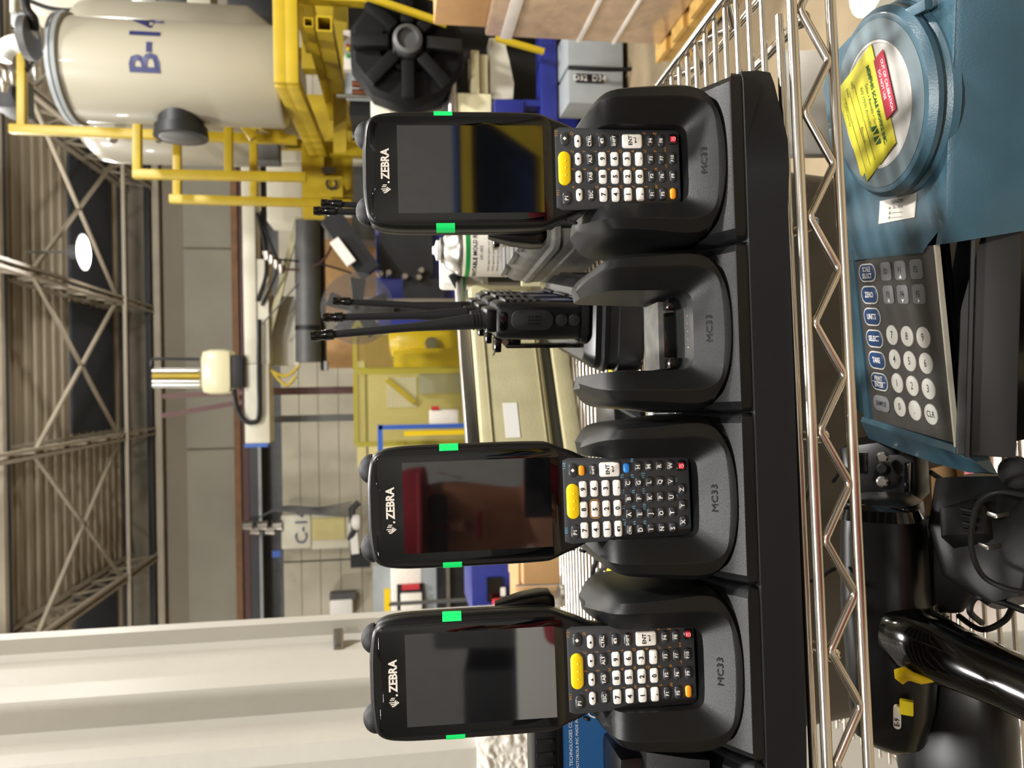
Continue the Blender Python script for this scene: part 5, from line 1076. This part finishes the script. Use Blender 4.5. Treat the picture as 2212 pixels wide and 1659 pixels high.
pb(t, 'blue_tag', 'blue_steel', 588, 606, 1190, 1204, HY, .1); c = MB(); c.tube([atY(756, 1165, HY - .3), atY(765, 1145, HY - .4), atY(760, 1100, HY - .3), atY(775, 1085, HY - .3)], .08, 8); wb(c, 'feed_pipe', 'pipe_dark', t, 60)
pb(t, 'bracket', 'dark_machine', 757, 800, 1190, 1226, HY - .2, .3); bm(t, 'white_arm', 'white_plastic', (762, 1130, HY - .3), (768, 1195, HY - .3), .18); lat(t, 'white_ball', 'white_plastic', atY(770, 1128, HY - .4), [(.05, -.14), (.17, -.08), (.19, 0), (.17, .08), (.05, .14)], 'z', 16)
t = G('wall_box', 'white box with a dark hood mounted on the concrete wall', 'box', 735, 1312, YW - .65); pb(t, 'box', 'white_plastic', 712, 762, 1296, 1340, YW - .65, .42, .05); pb(t, 'hood', 'grey_dark', 712, 768, 1282, 1297, YW - .6, .3)
t = G('yellow_marker', 'bright yellow upright bar beside the white press', 'bar', 838, 1298, 5.0); pb(t, 'bar', 'robot_yellow', 830, 843, 1274, 1322, 5.0, .04); pb(t, 'stand', 'grey_dark', 840, 1100, 1296, 1302, 5.0, .03, fl=True)
t = thing('white_press', 'white and grey machine unit behind the docked devices', 'machine', (atY(900, 1280, 5.6).x, 5.8, 0))
pb(t, 'grey_side', 'grey_paint', 806, 850, 1222, 1345, 5.7, .3); pb(t, 'white_head', 'label_white', 845, 912, 1228, 1345, 5.6, .3, .02); pb(t, 'dark_plate', 'dark_machine', 858, 915, 1262, 1345, 5.58, .08); pb(t, 'inner_block', 'label_white', 866, 912, 1282, 1345, 5.55, .08, .01); pb(t, 'red_bar', 'red', 868, 906, 1264, 1274, 5.55, .05); pb(t, 'column', 'grey_paint', 912, 945, 1222, 1345, 5.6, .3, fl=True); pb(t, 'dark_column', 'dark_machine', 944, 1025, 1215, 1345, 5.5, .3, fl=True); pb(t, 'chrome_post', 'chrome_dull', 965, 972, 1225, 1345, 5.45, .05)  # plain dark box set between white head and inner block
t = thing('blue_cabinet', 'bright navy cabinet with a dark window beyond the deck', 'cabinet', (atY(1065, 1270, 3.6).x, 3.8, 0)); pb(t, 'body', 'blue_paint', 1018, 1112, 1218, 1330, 3.6, .4, .01, fl=True); pb(t, 'window', 'gloss_black', 1052, 1084, 1248, 1300, 3.58, .04); pb(t, 'white_tag', 'label_white', 1082, 1092, 1270, 1288, 3.57, .02); pb(t, 'red_part', 'red', 1066, 1090, 1298, 1315, 3.5, .06, .01); pb(t, 'side_post', 'blue_paint', 1112, 1132, 1200, 1330, 3.7, .3)
t = thing('brown_carton', 'brown carton standing beyond the deck by the navy cabinet', 'carton', (atY(1150, 1240, 2.6).x, 2.7, 0)); pb(t, 'side', 'cardboard', 1130, 1260, 1196, 1262, 2.6, .3, .006, fl=True); pb(t, 'flap', 'cardboard', 1120, 1134, 1200, 1270, 2.65, .25); pb(t, 'side', 'cardboard', 1128, 1260, 1262, 1345, 2.7, .3)
# ------------------------------------------------------------------ behind the photographer (seen only in the dark screens)
wl = MB(); wl.box((1, -9.0, ZR / 2), (26.4, .2, ZR)); struct(wl.build('wall_front', 'grey_wall', None, 0))
t = thing('pallet_rack', 'blue pallet rack with yellow beams across the aisle', 'rack', (3.0, -6.0, 0))
t.scale = (1, 1, .84)
for x_ in (-1.6, 0, 1.6):
    for y_ in (0, .9): c = MB(); c.box((x_, y_, 1.0), (.1, .1, 2.0)); c.build('upright', 'blue_rack', t)
for z_ in (.3, 1.05, 1.8):
    for y_ in (0, .9): c = MB(); c.box((0, y_, z_), (3.2, .06, .10)); c.build('beam', 'yellow', t)
c = MB(); c.box((0, .45, 1.9), (3.2, .95, .04)); c.build('shelf_board', 'blue_rack', t)
c = MB(); c.box((0, -.06, 1.0), (3.3, .04, 2.0)); c.build('back_panel', 'blue_rack', t)
for a, b_ in (((-1.1, 1.0, .4), (-.1, 1.0, 2.0)), ((.1, 1.0, .2), (1.1, 1.0, 1.6))): c = MB(); c.beam(a, b_, .04, .20); c.build('brace', 'yellow', t)
t = thing('white_cabinet', 'tall white cabinet beside dark racking across the aisle', 'cabinet', (-1.6, -4.6, 0))
c = MB(); c.box((0, 0, .6), (.8, .6, 1.2), bev=.02); c.build('body', 'white_plastic', t)
t = thing('dark_machine_row', 'row of dark machines across the aisle', 'machine', (-3.2, -5.6, 0))
for k in range(5): c = MB(); c.box((-1.6 + .9 * k, .2 * (k % 2), .8 + .12 * (k % 3)), (.8, .8, 1.6 + .24 * (k % 3)), bev=.03); c.build('unit', 'dark_machine' if k % 2 else 'grey_dark', t)
# the photographer: red cap, dark glasses, red shirt, phone held in both hands
ph = thing('person', 'person in red cap, dark glasses and red shirt holding up a phone', 'person', (-.15, -.40, 0))
ph.scale = (.825, .825, .825)
def skin_body(name, joints, edges, m, par, lv=2):
    me = bpy.data.meshes.new(name); me.from_pydata([j[0] for j in joints], edges, []); o = put(name, me, m, par)
    s = o.modifiers.new('skin', 'SKIN'); s.use_smooth_shade = True
    for v, j in zip(me.skin_vertices[0].data, joints): v.radius = (j[1], j[2] if len(j) > 2 else j[1])
    me.skin_vertices[0].data[0].use_root = True
    sb_ = o.modifiers.new('sub', 'SUBSURF'); sb_.levels = lv; sb_.render_levels = lv; return o
J = [((0, .02, .93), .16, .12), ((0, 0, 1.10), .15, .11), ((0, 0, 1.28), .18, .12), ((0, .0, 1.40), .15, .10), ((0, .0, 1.47), .06, .06), ((0, .02, 1.53), .07, .08), ((0, .03, 1.61), .085, .10), ((0, .03, 1.70), .075, .09),
     ((.19, 0, 1.38), .065), ((.27, .04, 1.12), .05), ((.20, .27, 1.24), .036), ((.17, .33, 1.27), .028), ((-.19, 0, 1.38), .065), ((-.25, .04, 1.12), .05), ((-.02, .27, 1.24), .036), ((.02, .33, 1.27), .028),
     ((.10, .02, .88), .10), ((.11, .03, .48), .07), ((.11, -.01, .09), .05), ((.11, .12, .05), .04), ((-.10, .02, .88), .10), ((-.11, .03, .48), .07), ((-.11, -.01, .09), .05), ((-.11, .12, .05), .04)]
E_ = [(0, 1), (1, 2), (2, 3), (3, 4), (4, 5), (5, 6), (6, 7), (3, 8), (8, 9), (9, 10), (10, 11), (3, 12), (12, 13), (13, 14), (14, 15), (0, 16), (16, 17), (17, 18), (18, 19), (0, 20), (20, 21), (21, 22), (22, 23)]
skin_body('body', J, E_, 'skin', ph)
fing = MB()
for hx, sgn in ((.17, -1), (.02, 1)):
    for k in range(4): fing.tube(spl([(hx, .335, 1.265 + .012 * k), (hx + sgn * .012, .365, 1.268 + .016 * k), (hx + sgn * .032, .372, 1.268 + .017 * k)], 3), [.008] * 7, 8)
    fing.tube(spl([(hx, .33, 1.27), (hx + sgn * .02, .335, 1.300), (hx + sgn * .03, .345, 1.318)], 3), [.009] * 7, 8)
f_ = fing.build('fingers', 'skin', ph, 60); f_['kind'] = 'stuff'
skin_body('shirt', [((0, .02, .90), .175, .135), ((0, 0, 1.10), .165, .125), ((0, 0, 1.28), .195, .135), ((0, 0, 1.40), .16, .11), ((.19, 0, 1.385), .08), ((.25, .02, 1.22), .068), ((-.19, 0, 1.385), .08), ((-.235, .02, 1.22), .068)], [(0, 1), (1, 2), (2, 3), (3, 4), (4, 5), (3, 6), (6, 7)], 'red_cloth', ph)
skin_body('trousers', [((0, .02, .92), .17, .13), ((.10, .02, .84), .115), ((.11, .03, .48), .085), ((.11, -.01, .12), .07), ((-.10, .02, .84), .115), ((-.11, .03, .48), .085), ((-.11, -.01, .12), .07)], [(0, 1), (1, 2), (2, 3), (0, 4), (4, 5), (5, 6)], 'dark_cloth', ph)
c = MB(); rg = []
for j in range(8):
    a = math.pi / 2 * j / 7.2; rg.append([(.104 * math.cos(a) * math.cos(u), .025 + .122 * math.cos(a) * math.sin(u), 1.665 + .115 * math.sin(a)) for u in [2 * math.pi * k / 24 for k in range(24)]])
c.rings(rg); cap_ = c.build('cap', 'red_cloth', ph, 60)
c = MB(); c.rings([[(.095 * math.sin(u), .08 + .17 * math.cos(u) * s_, 1.668 - .02 * math.cos(u) * s_ + dz) for u in [-1.4 + 2.8 * k / 12 for k in range(13)]] for s_, dz in ((.3, .004), (1, .002), (1, -.003), (.3, -.002))], closed=False); c.build('cap_peak', 'red_cloth', cap_, 60)
for sx in (-1, 1):
    c = MB(); c.prism(rrect(.052, .034, .012, 4, sx * .032, 1.628), .0, .004, T(0, .142, 0) @ Matrix(((1, 0, 0, 0), (0, 0, 1, 0), (0, 1, 0, 0), (0, 0, 0, 1)))); c.build('glasses_lens', 'gloss_black', ph)
    c = MB(); c.rings([[(sx * (.086 + .006 * math.sin(u)), .03 + .018 * math.cos(u) * k, 1.615 + .03 * math.sin(u) * k) for u in [2 * math.pi * q / 12 for q in range(12)]] for k in (1, .6)]); c.build('ear', 'skin', ph, 60)
c = MB(); c.rings([[(x * k, .125 + d, 1.59 + z * k) for x, z in ((-.016, -.012), (.016, -.012), (.008, .03), (-.008, .03))] for d, k in ((0, 1), (.025, .55))]); c.build('nose', 'skin', ph, 60)
c = MB(); c.box((0, .128, 1.555), (.05, .008, .010), bev=.003); c.build('mouth', 'red_cloth', ph)
tag(MB().box((-.05, -.105, 1.185), (.147, .008, .072), bev=.006).build('mobile_phone', 'gloss_black', None), 'black phone held sideways by the person in the red cap', 'phone')
